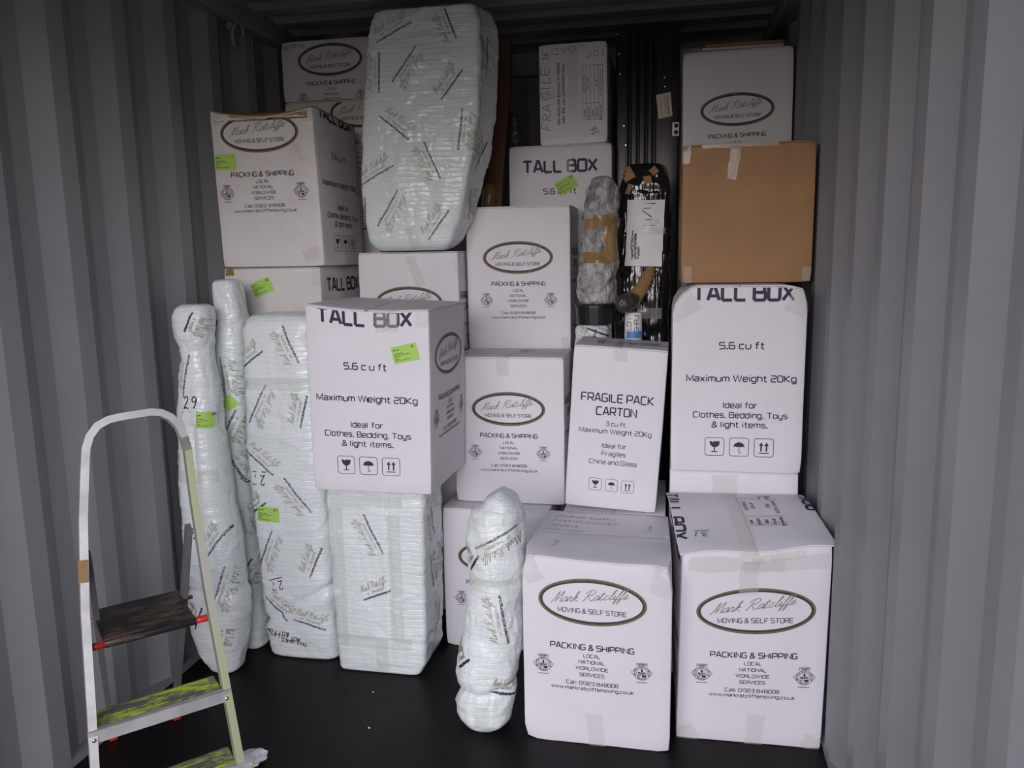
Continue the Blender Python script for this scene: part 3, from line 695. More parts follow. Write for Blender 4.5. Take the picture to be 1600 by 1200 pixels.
carton('white logo carton marked 31 with a crumpled lid, on the floor beside the right wall', .042, .502, 2.49, 2.888, 0, .690, front=moved(art_logo(.365, .155, .475), .005, 0), top=top31, seed=2, bulge=.006, extra=bf2, flapover=.012,
       left=art_tall(), tapes=[('seam', -.02, .16, .06), ('front', .02, .05, .055, .12, -3), ('front', .05, .660, .20, .024, -1.2, 'worn_white_card'), ('front', -.06, .638, .30, .05, -2, 'yellowed_tape'), ('front', .09, .632, .26, .045, 2), ('front', -.20, .02, .07, .06, 20), ('front', .2, .02, .06, .05, -20)], rz=1.2)
# right column behind
carton('white carton showing as a strip under the right tall box', .010, .466, 2.90, 3.357, 0, .820, seed=3, left=moved(art_tall(), 0, .10), tapes=[('front', -.03, .75, .09, .10, 0)], group='moving cartons')
def crush_top(a, b):
    def f(p, q, w, d, h):
        for sx, k in ((-1, a), (1, b)):
            t = max(0, 1 - math.hypot(p.x - sx*w/2, p.z - h) / .075); q.x -= sx*t*k; q.z -= t*k*.9
        return q
    return f
carton('white TALL BOX carton with taped top corners, beside the right wall under the brown box', .012, .466, 2.86, 3.317, .822, 1.492, front=moved(art_tall(), .012, .0), left=art_logo(), seed=4, bulge=.0015, extra=crush_top(.03, .014),
       tapes=[('front', -.20, .610, .10, .11, 30), ('front', .205, .615, .075, .10, -28)], rz=.5)
carton('plain brown cardboard box on the right stack', .040, .495, 2.985, 3.44, 1.495, 1.985, seed=5, card='brown_card', bulge=.004, tapes=[('front', -.05, .43, .035, .13, -6, 'beige_tape'), ('front', -.215, .455, .03, .06, 0, 'beige_tape'),
       ('front', -.03, .484, .26, .016, .5, 'beige_tape'), ('front', .21, .03, .03, .05, 0), ('front', -.205, .03, .03, .06, 0, 'clear_tape')], name='brown_carton', rz=.6)
carton('white logo carton standing behind the plain brown box, upper right', .050, .505, 3.65, 3.955, 1.818, 2.455, front=art_logo(.304, .135, .392, .285, 1.0), left=art_fragile(), seed=6, rz=.3, ry=-.6)
# middle columns
hx = [(q, 'print_grey') for q in place(text('When unpacked DO NOT tear tape,', .15, .008, .16), -.085, .15, 90)] + [(q, 'print_grey') for q in place(text('please cut with knife and flatten box.', .16, .008, .16), -.070, .15, 90)]
hx += moved(art_table(.19, .10, True), .085, .15, 0) + [(q, 'print_grey') for q in bars(.02, .15, .24, .012, 5)] + [(q, 'marker_ink') for q in place(text('36', .02, .02, .14, hand=True), -.12, .27, 0)]
carton('narrow white FRAGILE PACK carton leaning against the right tall box', -.380, -.040, 2.862, 3.165, .652, 1.262, front=art_fragile(1.06), top=hx, seed=7, right=art_logo(.30, .135, .395, .285, 1.0), left=art_logo(.30, .135, .395, .285, 1.0), ry=3.7, rpivot='r',
       bulge=.003, tapes=[('seam', .0, .05, .05)])
carton('white logo carton in the centre, directly left of the narrow FRAGILE PACK carton', -.862, -.407, 3.075, 3.375, .600, 1.207, front=art_logo(.30, .135, .395, .285, 1.0), seed=8, right=art_fragile(), bulge=.003,
       top=[(q, 'print_grey') for q in place(text('When unpacked DO NOT tear tape,', .20, .010, .16), -.11, .10, 0)] + [(q, 'print_grey') for q in place(text('please cut with knife and flatten box.', .20, .010, .16), .12, .10, 0)] + moved(art_table(.18, .10, False), .11, .2, 0) + [(q, 'marker_ink') for q in place(text('101', .03, .014, .16, hand=True), -.19, .03, 0)],
       tapes=[('seam', -.02, .075, .05)])
carton('white carton on the floor under the centre logo carton, behind the upright wrapped bundle', -.900, -.46, 2.985, 3.29, 0, .597, front=moved(art_logo(.30, .135, .395, .285, 1.0), -.005, 0), seed=9, bulge=.003)
carton('white logo carton stacked on the centre row, right of the tilted wrapped furniture', -.872, -.417, 3.390, 3.69, 1.200, 1.817, front=art_logo(.304, .135, .400, .288, 1.0), right=art_fragile(), seed=10, bulge=.003,
       tapes=[('front', -.215, .555, .025, .05, 0), ('front', .21, .57, .02, .07, 0), ('front', .205, .03, .03, .05, 10), ('right', -.10, .56, .05, .08, 0)])
carton('white TALL BOX carton half hidden below the carton marked FRAGILE', -.738, -.264, 3.70, 4.155, 1.440, 2.104, front=art_tall(.0, .545), seed=11, tapes=[('front', .035, .60, .045, .13, 0)], greens=[(.03, .485, 28, '12')], rz=.3)
fr = [(q, 'marker_ink') for q in place(text('FRAGILE', .27, .040, .06, hand=True, seed=4), -.105, .20, 90)] + [(q, 'marker_ink') for q in place(underlined('36', .024, .02, .1), -.118, .385, 90)]
fr += [(q, 'marker_ink') for q in place(text('LOAD', .15, .026, .07, hand=True, seed=2), -.02, .422, 184)] + [(q, 'marker_ink') for q in place(text('TOP', .075, .026, .07, hand=True, seed=5), .105, .400, 190)]
fr += [(q, 'print_ink') for q in place(text('When unpacked DO NOT tear tape,', .26, .012, .17), -.048, .22, -90)] + [(q, 'print_ink') for q in place(text('please cut with knife and flatten box.', .27, .012, .17), -.070, .22, -90)]
fr += moved(art_table(.235, .092, True), .088, .22, 90) + [(q, 'marker_ink') for q in place(underlined('36', .026, .022, .12), .10, .055, 120)]
carton('white carton handwritten FRAGILE, lying on its side with taped flaps facing out', -.592, -.284, 3.715, 4.315, 2.107, 2.545, front=fr, seed=12, bulge=.003, flaps=False, rz=.2, ry=-.5, tapes=[('front', .0, .22, .05, .43, 0), ('front', -.105, .22, .10, .03, 0), ('front', 0, .015, .29, .03, 0, 'clear_tape')])
# left columns
carton('white TALL BOX carton with a green label, standing on the wrapped block', -1.272, -.822, 2.605, 3.055, .770, 1.452, front=moved(art_tall(), -.008, .008), right=art_logo(.34, .152, .50), seed=13, bulge=.006, rz=-1.0,
       extra=lambda p, q, w, d, h: Vector((q.x + .014*(p.z/h)*(1 if p.x > 0 else .2), q.y, q.z - (.022*(p.x/w + .5)*(p.z/h)) - (.012*math.sin(PI*min(max(p.x/w + .5, 0), 1))*max(0, 1 - abs(p.y)/.2) if p.z > h*.9 else 0))),
       tapes=[('front', .07, .645, .085, .10, 3), ('front', .20, .655, .05, .07, 0), ('right', .14, .44, .02, .5, 0)], greens=[(.138, .522, 14, '8')])
carton('white logo carton below the tilted wrapped furniture, behind the TALL BOX with a green label', -1.334, -.884, 3.285, 3.585, 1.020, 1.632, front=art_logo(.30, .135, .395, .285, 1.0), right=art_fragile(), seed=14, bulge=.002,
       tapes=[('front', .035, .53, .045, .14, 22), ('front', .215, .56, .02, .08, 6)])
def qtop(p, q, w, d, h):
    u = p.x/w + .5
    if p.z > h*.93: q.z -= .030*math.sin(PI*min(max(u, 0), 1))**.7 * max(0, 1 - p.y/.10); q.y += .012*math.sin(PI*min(max(u, 0), 1)) * max(0, 1 - p.y/.1)
    q.z -= .02 * (p.y/d) * (p.z/h) * max(0, 2*u - 1); q.x += .02*(1 - p.z/h)*(1 if u > .5 else .6)
    return q
carton('worn white logo carton with a green label and sagging brown top, beside the left wall', -1.842, -1.400, 3.04, 3.495, 1.580, 2.215, front=moved(art_logo(.335, .152, .535, .372), -.012, 0), right=art_tall(0, .60), seed=15, card='worn_white_card', flapmat='brown_card', extra=qtop, bulge=.006, rz=.6,
       tapes=[('front', .150, .455, .022, .07, 12), ('front', .195, .60, .05, .06, 0), ('front', -.19, .60, .05, .05, 20), ('front', .17, .05, .07, .05, 20), ('front', .03, .606, .34, .040, -.8, 'brown_card')], greens=[(-.168, .425, -1, '1')])
carton('white carton with a green label, below the worn logo carton by the left wall', -1.852, -1.414, 3.07, 3.525, .960, 1.578, front=moved(art_logo(.335, .152, .30), 0, -.1), right=art_tall(0, .515), seed=16, card='worn_white_card', greens=[(-.045, .535, 20, '16')],
       tapes=[('front', .200, .575, .035, .07, 0), ('front', -.19, .60, .035, .03, 0, 'brown_tape')])
st_ = [(q, 'marker_ink') for q in place(text('GEORGE', .11, .020, .09, hand=True), -.155, .238, 5)]
carton('white logo carton handwritten GEORGE, top left under the roof', -1.802, -1.362, 3.62, 3.92, 2.343, 2.612, front=moved(art_logo(.315, .142, .180, .078, 1.0), .022, 0) + st_, seed=17, card='worn_white_card', bulge=.002, rz=.4)
carton('white logo carton directly beneath the carton handwritten GEORGE', -1.802, -1.362, 3.622, 3.92, 1.750, 2.341, front=moved(art_logo(.31, .140, .535, .40, 1.0), .165, 0), seed=18, card='worn_white_card', bulge=.002)
# far right, behind
carton('grey-white carton edge in the dark far right corner, behind the upper right logo carton', .018, .470, 4.05, 4.40, 1.960, 2.567, seed=19, card='worn_white_card')
m = MB()
for k in range(3): m.box(.118 + .01*k, .470 - .004*k, 3.73, 3.94, 2.462 + k*.014, 2.474 + k*.014, [0, 1, 0][k], .002)
for q in ring(.22, 2.512, .05, .014, .003, 24): pass
fl = m.out('flattened_carton', ['brown_card', 'worn_white_card']); tag(fl, 'flattened brown carton lying on top of the upper right logo carton', 'cardboard')
# cartons that carry the rows above, hidden in the stack
def support(x0, x1, y0, y1, zs, where):
    for i, (a, b) in enumerate(zip(zs[:-1], zs[1:])):
        carton('white carton hidden deep in the stack %s' % where[i], x0, x1, y0, y1, a + .001, b - .002, seed=40 + int(abs(x0)*100) + i, cuts=3, bulge=.001, group='hidden base cartons')
support(-.385, -.004, 2.870, 3.345, [0, .648], ['under the narrow FRAGILE PACK carton'])
support(-1.334, -.905, 3.30, 3.59, [0, .51, 1.018], ['on the floor behind the wrapped block', 'behind the TALL BOX with a green label'])
support(-.872, -.417, 3.395, 3.69, [0, .60, 1.198], ['on the floor in the second centre row', 'behind the centre logo carton'])
support(-.738, -.264, 3.72, 4.155, [0, .72, 1.438], ['on the floor of the third centre row', 'below the half hidden TALL BOX'])
support(.050, .500, 3.66, 3.955, [0, .605, 1.21, 1.812], ['on the floor behind the right tall box', 'behind the right tall box', 'behind the brown box'])
support(.018, .470, 4.05, 4.40, [0, .647, 1.296, 1.956], ['on the floor of the far right corner', 'second in the far right corner', 'third in the far right corner'])
support(-1.852, -1.414, 3.09, 3.525, [0, .48, .958], ['on the floor behind the wrapped poles', 'behind the wide wrapped bundle'])
support(-1.802, -1.362, 3.64, 3.92, [0, .87, 1.748], ['on the floor of the far left corner', 'second in the far left corner'])

# ------------------------------------------------------------------ wrapped things
def interp(secs, z):
    if z <= secs[0][0]: return list(secs[0][1:])
    for a, b in zip(secs[:-1], secs[1:]):
        if z <= b[0]:
            t = (z - a[0]) / (b[0] - a[0]); t = t*t*(3 - 2*t)*.55 + t*.45
            return [p + (q - p) * t for p, q in zip(a[1:], b[1:])]
    return list(secs[-1][1:])
def loft(name, secs, material, parent, N=150, step=.0075, cap=(.03, .03), wr=.004, wf=9.0, seed=0, ridge=None, amp2=.0, crease=.0035):
    """secs: (z, x_left, x_right, y_front, y_back, exponent). Closed wrapped body with rounded ends."""
    off = Vector((seed * 7.3, seed * 3.1, seed * 11.7)); z0, z1 = secs[0][0], secs[-1][0]
    rows = []
    cb, ct = cap
    for k in range(6):
        a = PI/2 * k / 6; rows.append((z0 + cb*(1 - math.sin(a)) if cb > 0 else z0, cb * (1 - math.cos(a)) if False else cb*(1 - math.sin(a))**1.0, a))
    R_ = []
    for k in range(6):
        a = PI/2 * k / 6; R_.append((z0 + cb*(1 - math.cos(a)), cb*(1 - math.sin(a))))
    n = max(4, int((z1 - z0 - cb - ct) / step))
    for z in lin(z0 + cb, z1 - ct, n): R_.append((z, 0))
    for k in range(1, 7):
        a = PI/2 * k / 6; R_.append((z1 - ct + ct*math.sin(a), ct*(1 - math.cos(a))))
    V = []; uv = []; F = []
    for (z, ins) in R_:
        xl, xr, yf, yb, ex = interp(secs, z)[:5]; sk = (interp(secs, z) + [0])[5]; cx, cy = (xl + xr)/2, (yf + yb)/2
        hx_, hy_ = max(.004, (xr - xl)/2 - ins), max(.004, (yb - yf)/2 - ins); per = 2*(hx_ + hy_) * 1.6
        for i in range(N):
            a = -PI/2 + 2*PI*i/N + PI
            c, s = math.cos(a), math.sin(a)
            # even spacing on a superellipse
            k = (abs(c)**ex + abs(s)**ex) ** (-1/ex)
            p = Vector((cx + hx_*c*k, cy + hy_*s*k, z))
            if sk: p.x -= sk * max(0, c) * (.5 - .5 * (p.y - cy) / hy_)
            nrm = Vector((c, s, 0))
            q = p + off
            d = wr * noise.noise(q * wf) + wr*.6 * abs(noise.noise(Vector((q.x*wf*2.6, q.y*wf*2.6, q.z*wf*1.1)))) - wr*.2
            cr = noise.noise(Vector((q.x*5.5, q.y*5.5, q.z*13.0)) + off)
            d += crease * max(0, 1 - abs(cr) * 4.5)**2
            cr = noise.noise(Vector((q.x*13, q.y*13, q.z*8.0)) - off)
            d -= crease * .8 * max(0, 1 - abs(cr) * 5)**2
            if amp2: d += amp2 * noise.noise(q * 3.1)
            if ridge: d += ridge(p, a)
            fade = min(1, (z - z0) / .03)
            p += nrm * d * fade
            V.append(p); uv.append((i / N * per, z))
    M = len(R_)
    for j in range(M - 1):
        for i in range(N): F.append((j*N + i, j*N + (i+1) % N, (j+1)*N + (i+1) % N, (j+1)*N + i))
    b = len(V); c0 = sum((V[i] for i in range(N)), Vector()) / N; c1 = sum((V[(M-1)*N + i] for i in range(N)), Vector()) / N
    V += [c0, c1]; uv += [(0, z0), (0, z1)]
    for i in range(N): F.append((b, (i+1) % N, i)); F.append((b+1, (M-1)*N + i, (M-1)*N + (i+1) % N))
    o = link_mesh(name, V, F, [material, 'olive_ink', 'grey_ink', 'print_ink', 'marker_ink'], None, parent, True, uv)
    tree = BVHTree.FromPolygons([v.copy() for v in V], F)
    return o, tree
def project(tree, p, direction):
    d = Vector(direction); hit = tree.ray_cast(p - d*2.0, d)
    return hit
def stamp_on(o, tree, items, direction=(0, 1, 0), lift=.0012):
    """press 2D print (x,z plane polygons) onto a wrapped surface, in that surface's own mesh"""
    me = o.data; bm = bmesh.new(); bm.from_mesh(me)
    for q, mi in items:
        vs = []
        for p in q:
            P = Vector((p.x, 0, p.y)) if abs(direction[1]) > .5 else Vector((0, p.x, p.y))
            h = project(tree, P, direction)
            if h[0] is None: vs = None; break
            vs.append(h[0] + h[1] * (lift if h[1].dot(Vector(direction)) < 0 else -lift))
        if vs and max((vs[i] - vs[0]).length for i in range(len(vs))) < .08:
            f = bm.faces.new([bm.verts.new(v) for v in vs]); f.material_index = mi
    bm.to_mesh(me); bm.free()
def motif(cx, cz, ang, L=.165):
    """the wrap's repeat print, its web line centred on cx, cz"""
    A = [(q, 3) for q in place(text('www.markratcliffemoving.co.uk', L, .0085, .24), cx, cz, ang)]
    n = Vector((-math.sin(R(ang)), math.cos(R(ang))))
    A += [(q, 2) for q in place(text('UK - THAI MOVERS', L*.62, .0088, .13), cx + n.x*.016, cz + n.y*.016, ang)]
    A += [(q, 1) for q in place(script('Mark Ratcliffe', L*.94, .026, .055, rise=3), cx + n.x*.036, cz + n.y*.036, ang)]
    out = []
    for q, m_ in A: out.append((q, m_))
    return out
def patch(name, tree, parent, cx, cz, w, h, ang, material, direction=(0, 1, 0), lift=.0022, nx=10, nz=6, num=None, lab=None):
    V = []; F = []; ok = {}
    c, s = math.cos(R(ang)), math.sin(R(ang))
    for i in range(nz + 1):
        for j in range(nx + 1):
            a, b = (j/nx - .5)*w, (i/nz - .5)*h; x, z = cx + a*c - b*s, cz + a*s + b*c
            hh = project(tree, Vector((x, 0, z)) if abs(direction[1]) > .5 else Vector((0, x, z)), direction)
            if hh[0] is not None: ok[(i, j)] = len(V); V.append(hh[0] + hh[1] * (lift if hh[1].dot(Vector(direction)) < 0 else -lift))
    for i in range(nz):
        for j in range(nx):
            k = [(i, j), (i, j+1), (i+1, j+1), (i+1, j)]
            if all(q in ok for q in k): F.append([ok[q] for q in k])
    if not F: return None
    mats = [material, 'label_ink', 'marker_ink']; idx = [0]*len(F)
    if num is not None:
        for q, m_, oo in label_art(w, h, num, 5):
            if m_ == 0: continue
            vs = []
            for p in place([q], cx, cz, ang)[0]:
                hh = project(tree, Vector((p.x, 0, p.y)), direction)
                if hh[0] is None: vs = None; break
                vs.append(hh[0] + hh[1]*(.0034 if hh[1].dot(Vector(direction)) < 0 else -.0034))
            if vs: b = len(V); V += vs; F.append(tuple(range(b, b + len(vs)))); idx.append(1)
    o = link_mesh(name, V, F, mats, idx, parent, True)
    if lab: o['label'] = lab
    return o
GL = 'lime green paper label with small print'
def hand(st, w, cap, cx, cz, ang, under=True, wt_=.10):
    A = underlined(st, w, cap, wt_) if under else text(st, w, cap, wt_, hand=True)
    return [(q, 4) for q in place(A, cx, cz, ang)]
GW = 'furniture in printed white quilted wrap'
# tilted wrapped furniture on top
r0 = empty('wrapped_furniture', (-1.0, 3.4, 1.637)); tag(r0, 'large tilted piece of furniture in white quilted wrap, high on the stack', 'wrapped furniture', GW)
def loc(o, root):   # mesh built in place: keep it where it stands under its root
    o.matrix_parent_inverse = Matrix.Translation(-Vector(root.location)); return o
U = [(1.637, -1.232, -.915, 3.20, 3.375, 7, -.01), (1.69, -1.258, -.868, 3.195, 3.38, 9, .01), (1.768, -1.272, -.828, 3.19, 3.382, 10, .02), (1.90, -1.276, -.782, 3.19, 3.382, 11, .04), (2.05, -1.264, -.742, 3.19, 3.382, 11, .052), (2.20, -1.250, -.716, 3.19, 3.382, 11, .058), (2.40, -1.228, -.700, 3.195, 3.382, 11, .064),
     (2.52, -1.214, -.700, 3.20, 3.382, 11, .066), (2.598, -1.190, -.725, 3.21, 3.38, 9, .06)]
o, t = loft('quilted_wrap', U, 'quilt_wrap', r0, seed=1, cap=(.035, .02), wr=.005, amp2=.006, N=200); loc(o, r0)
it = []
for a in [(-1.100,2.499,25,0.162),(-0.862,2.520,112,0.125),(-1.063,2.377,-128,0.165),(-1.164,2.349,88,0.156),(-0.862,2.284,51,0.142),(-1.112,2.128,-39,0.157),(-0.952,1.998,113,0.161),(-1.194,1.943,27,0.166),(-0.836,2.112,-98,0.162),(-1.156,1.814,-124,0.174),(-1.254,1.783,88,0.150),(-0.935,1.735,52,0.148)]: it += motif(*a)
stamp_on(o, t, it)
it = []
for a in [(3.28, 2.40, 85, .15), (3.29, 2.02, 60, .13), (3.28, 1.82, -70, .13)]: it += motif(*a)
stamp_on(o, t, it, (-1, 0, 0))
p_ = patch('packing_tape', t, r0, -1.05, 1.69, .045, .09, 18, 'yellowed_tape'); loc(p_, r0)
# wide wrapped bundle numbered 27
r1 = empty('wrapped_furniture', (-1.47, 2.87, 0)); tag(r1, 'wide upright bundle in white quilted wrap marked 27, left of the wrapped block', 'wrapped furniture', GW)
X = [(0, -1.604, -1.296, 2.765, 3.00, 5), (.10, -1.612, -1.300, 2.755, 3.01, 5), (.35, -1.622, -1.300, 2.752, 3.01, 5), (.78, -1.636, -1.304, 2.75, 3.01, 5), (1.10, -1.634, -1.310, 2.752, 3.01, 5), (1.18, -1.632, -1.315, 2.755, 3.0, 4.5), (1.33, -1.632, -1.322, 2.76, 3.0, 4), (1.402, -1.615, -1.33, 2.78, 2.99, 4)]
def foldX(p, a):
    k = p.z - (.16 + (p.x + 1.6) * .55)
    return -.012*math.exp(-(k/.018)**2) + .006*math.exp(-((k + .04)/.03)**2) - .008*math.exp(-((p.z - 1.13)/.02)**2)
o, t = loft('quilted_wrap', X, 'quilt_wrap', r1, seed=2, cap=(.02, .035), wr=.005, amp2=.006, ridge=foldX); loc(o, r1)
it = []
for a in [(-1.575,1.225,35,0.125),(-1.407,1.290,114,0.154),(-1.563,1.060,-118,0.170),(-1.570,0.824,-38,0.158),(-1.59,0.631,35,0.10),(-1.410,0.701,126,0.171),(-1.572,0.470,-115,0.173),(-1.355,0.421,67,0.131),(-1.540,0.215,-45,0.131),(-1.40,0.156,-16,0.138),(-1.365,1.03,75,.13)]: it += motif(*a)
it += hand('27', .045, .040, -1.57, .775, 180) + hand('27', .042, .036, -1.53, .335, 195)
for i, (st, wd, cx, cz) in enumerate((('BOTTOM', .10, -1.54, .125), ('NOT TO LAY', .13, -1.51, .105), ('THIS WAY', .11, -1.47, .085))):
    it += [(q, 4) for q in place(text(st, wd, .015, .22, hand=True, seed=i), cx, cz, 172)]
stamp_on(o, t, it)
p_ = patch('green_label', t, r1, -1.545, .615, .094, .062, -2, 'green_paper', num='27', lab=GL); loc(p_, r1)
p_ = patch('packing_tape', t, r1, -1.47, 1.135, .30, .05, 0, 'yellowed_tape', nx=24); loc(p_, r1)
# narrow wrapped poles by the wall
r2 = empty('wrapped_pole', (-1.71, 2.88, 0)); tag(r2, 'tall narrow bundle in white quilted wrap, between the 29 and 27 bundles', 'wrapped furniture', GW)
W = [(0, -1.745, -1.648, 2.80, 2.95, 2.6), (.16, -1.765, -1.648, 2.79, 2.96, 2.6), (.4, -1.78, -1.664, 2.79, 2.96, 2.6), (.86, -1.800, -1.672, 2.79, 2.97, 2.6), (1.12, -1.805, -1.660, 2.80, 2.97, 2.6), (1.23, -1.800, -1.654, 2.80, 2.96, 2.6), (1.36, -1.795, -1.655, 2.81, 2.95, 2.6), (1.43, -1.772, -1.662, 2.82, 2.94, 3), (1.50, -1.768, -1.672, 2.82, 2.93, 4), (1.535, -1.766, -1.68, 2.825, 2.925, 4)]
o, t = loft('quilted_wrap', W, 'quilt_wrap', r2, seed=3, cap=(.02, .02), wr=.005, amp2=.006, N=120); loc(o, r2)
it = []
for a in [(-1.730,1.150,-86,0.164),(-1.718,0.964,-115,0.127),(-1.705,0.557,-87,0.167),(-1.694,0.353,-116,0.100),(-1.70,.78,-70,.14),(-1.745,1.33,80,.10),(-1.69,.14,88,.1)]: it += motif(*a)
stamp_on(o, t, it)
p_ = patch('green_label', t, r2, -1.708, 1.050, .050, .050, 40, 'green_paper', lab=GL); loc(p_, r2)
r3 = empty('wrapped_pole', (-1.76, 2.67, 0)); tag(r3, 'narrow leaning bundle in white quilted wrap marked 29, beside the left wall behind the ladder', 'wrapped furniture', GW)
Vv = [(0, -1.775, -1.655, 2.60, 2.72, 2.8), (.07, -1.82, -1.640, 2.59, 2.745, 2.8), (.17, -1.848, -1.622, 2.585, 2.76, 2.8), (.30, -1.850, -1.610, 2.585, 2.76, 2.8), (.36, -1.846, -1.622, 2.59, 2.76, 2.8), (.50, -1.850, -1.626, 2.585, 2.77, 2.8), (.75, -1.852, -1.664, 2.60, 2.78, 2.6), (1.0, -1.853, -1.690, 2.62, 2.78, 2.6), (1.15, -1.845, -1.694, 2.63, 2.78, 2.4),
      (1.24, -1.828, -1.704, 2.64, 2.77, 2.4), (1.275, -1.828, -1.707, 2.645, 2.77, 2.4), (1.33, -1.842, -1.702, 2.635, 2.77, 2.6), (1.40, -1.842, -1.694, 2.635, 2.77, 2.8), (1.448, -1.825, -1.702, 2.65, 2.76, 2.8)]
def foldV(p, a): return -.010*math.exp(-((p.x + 1.755 + .06*(p.z - .9))/.012)**2)*(1 if .55 < p.z < 1.0 else 0) - .006*math.exp(-((p.z - .345)/.012)**2)
o, t = loft('quilted_wrap', Vv, 'quilt_wrap', r3, seed=4, cap=(.02, .025), wr=.005, amp2=.007, N=128, ridge=foldV); loc(o, r3)
it = []
for a in [(-1.777,1.180,78,0.165),(-1.755,1.385,-117,0.079),(-1.681,0.538,54,0.148),(-1.690,0.367,-109,0.180),(-1.709,0.174,-104,0.080),(-1.775,.235,68,.1)]: it += motif(*a)
it += hand('29', .046, .044, -1.768, 1.06, 2) + hand('29', .046, .044, -1.785, .56, 0)
stamp_on(o, t, it)
p_ = patch('green_label', t, r3, -1.715, 1.015, .055, .062, -4, 'green_paper', num='29', lab=GL); loc(p_, r3)
p_ = patch('packing_tape', t, r3, -1.76, .80, .17, .05, 0, 'yellowed_tape', nx=16); loc(p_, r3)
# wrapped block under the tall box
r4 = empty('wrapped_block', (-1.1, 2.87, 0)); tag(r4, 'square block in white quilted wrap carrying the TALL BOX with a green label', 'wrapped furniture', GW)
P = [(0, -1.266, -.930, 2.712, 2.965, 12), (.06, -1.268, -.905, 2.705, 2.97, 12), (.2, -1.270, -.895, 2.705, 2.972, 14), (.6, -1.277, -.890, 2.705, 2.972, 14), (.769, -1.279, -.885, 2.705, 2.972, 14)]
def foldP(p, a): return -.005*math.exp(-((p.z - .14)/.01)**2) - .004*math.exp(-((p.x + 1.235)/.006)**2) - .006*math.exp(-((p.x + 1.03)/.007)**2) * (1 if p.z > .14 else 0)
o, t = loft('quilted_wrap', P, 'quilt_wrap', r4, seed=5, cap=(.015, .01), wr=.0045, N=190, amp2=.004, ridge=foldP); loc(o, r4)
it = []
for a in [(-1.087,0.574,115,0.170),(-1.085,0.325,22,0.12)]: it += motif(*a)
stamp_on(o, t, it)
it = []
for a in [(2.82,.60,115,.14),(2.80,.40,-80,.14),(2.93,.42,85,.15),(2.88,.18,75,.14)]: it += motif(*a)
stamp_on(o, t, it, (-1, 0, 0))
for a in [(-1.235, .42, .05, .62, 0), (-1.01, .40, .055, .50, 0), (-1.09, .70, .24, .045, 0), (-1.075, .075, .05, .12, 0), (-1.1, .135, .30, .05, 0)]:
    p_ = patch('packing_tape', t, r4, *a, 'yellowed_tape', nx=10, nz=10)
    if p_: loc(p_, r4)
# upright sausage in front
r5 = empty('wrapped_pole', (-.58, 2.5, 0)); tag(r5, 'slim upright bundle in dirt-specked white quilted wrap, in front of the cartons', 'wrapped furniture', GW)
Yy = [(0, -0.676, -0.540, 2.385, 2.53, 2.4), (.05, -0.704, -0.512, 2.37, 2.555, 2.4), (.10, -0.706, -0.507, 2.37, 2.56, 2.4), (.145, -0.696, -0.502, 2.375, 2.555, 2.4), (.20, -0.707, -0.494, 2.37, 2.565, 2.4), (.27, -0.699, -0.482, 2.375, 2.57, 2.4), (.36, -0.679, -0.476, 2.385, 2.575, 2.4), (.50, -0.656, -0.475, 2.395, 2.58, 2.3), (.60, -0.659, -0.472, 2.40, 2.59, 2.3), (.68, -0.664, -0.468, 2.405, 2.59, 2.3), (.755, -0.644, -0.472, 2.42, 2.59, 2.3), (.79, -0.602, -0.488, 2.44, 2.58, 2.2), (.832, -0.574, -0.520, 2.46, 2.56, 2.2)]
def foldY(p, a): return -.010*math.exp(-((p.z - .145 - .35*max(0, p.x + .60))/.012)**2) - .006*math.exp(-((p.z - .53)/.015)**2)
o, t = loft('quilted_wrap', Yy, 'speckled_quilt_wrap', r5, seed=6, cap=(.03, .03), wr=.008, wf=14, N=128, amp2=.006, ridge=foldY); loc(o, r5)
it = []
for a in [(-0.553,0.694,-151,0.150),(-0.520,0.419,99,0.170),(-0.660,0.249,45,0.06),(-0.533,0.150,-13,0.08),(-.62,.60,60,.07)]: it += motif(*a)
stamp_on(o, t, it)
for a in [(-.60, .06, .05, .10, 4), (-.57, .53, .19, .05, -4), (-.60, .70, .05, .16, 10)]:
    p_ = patch('packing_tape', t, r5, *a, 'yellowed_tape')
    if p_: loc(p_, r5)

# ------------------------------------------------------------------ dark things between the columns
r6 = empty('wrapped_roll', (-.285, 3.26, 1.405)); tag(r6, 'bubble-wrapped roll bound with brown tape, standing on the black tub', 'wrapped roll')
Z5 = [(1.405, -.366, -.214, 3.20, 3.33, 2.2), (1.47, -.372, -.212, 3.19, 3.34, 2.2), (1.54, -.368, -.210, 3.19, 3.34, 2.2), (1.60, -.356, -.210, 3.195, 3.34, 2.2), (1.70, -.352, -.208, 3.195, 3.34, 2.2), (1.78, -.348, -.208, 3.195, 3.34, 2.2), (1.85, -.332, -.212, 3.20, 3.335, 2.2), (1.915, -.318, -.228, 3.21, 3.325, 2.2)]
o, t = loft('bubble_wrap', Z5, 'bubble_wrap', r6, seed=7, cap=(.02, .03), wr=.016, wf=22, N=72); loc(o, r6)
for (cz, hh, w, cx, an) in ((1.735, .04, .17, -.28, 12), (1.595, .042, .17, -.28, 0), (1.66, .12, .045, -.235, 0)):
    p_ = patch('brown_tape_band', t, r6, cx, cz, w, hh, an, 'brown_tape', nx=18, lift=.004); loc(p_, r6)
m = MB(); n = 28
for (za, zb, ra, rb) in ((1.325, 1.40, .078, .082), (1.392, 1.404, .086, .086)):
    vs = []; fs = []
    for (z, r_) in ((za, ra), (zb, rb)):
        for i in range(n): vs.append((-.298 + r_*math.cos(2*PI*i/n), 3.262 + r_*.92*math.sin(2*PI*i/n), z))
    fs = [(i, (i+1) % n, n + (i+1) % n, n + i) for i in range(n)] + [tuple(range(n)), tuple(range(n, 2*n))]; m.add(vs, fs, 0, False)
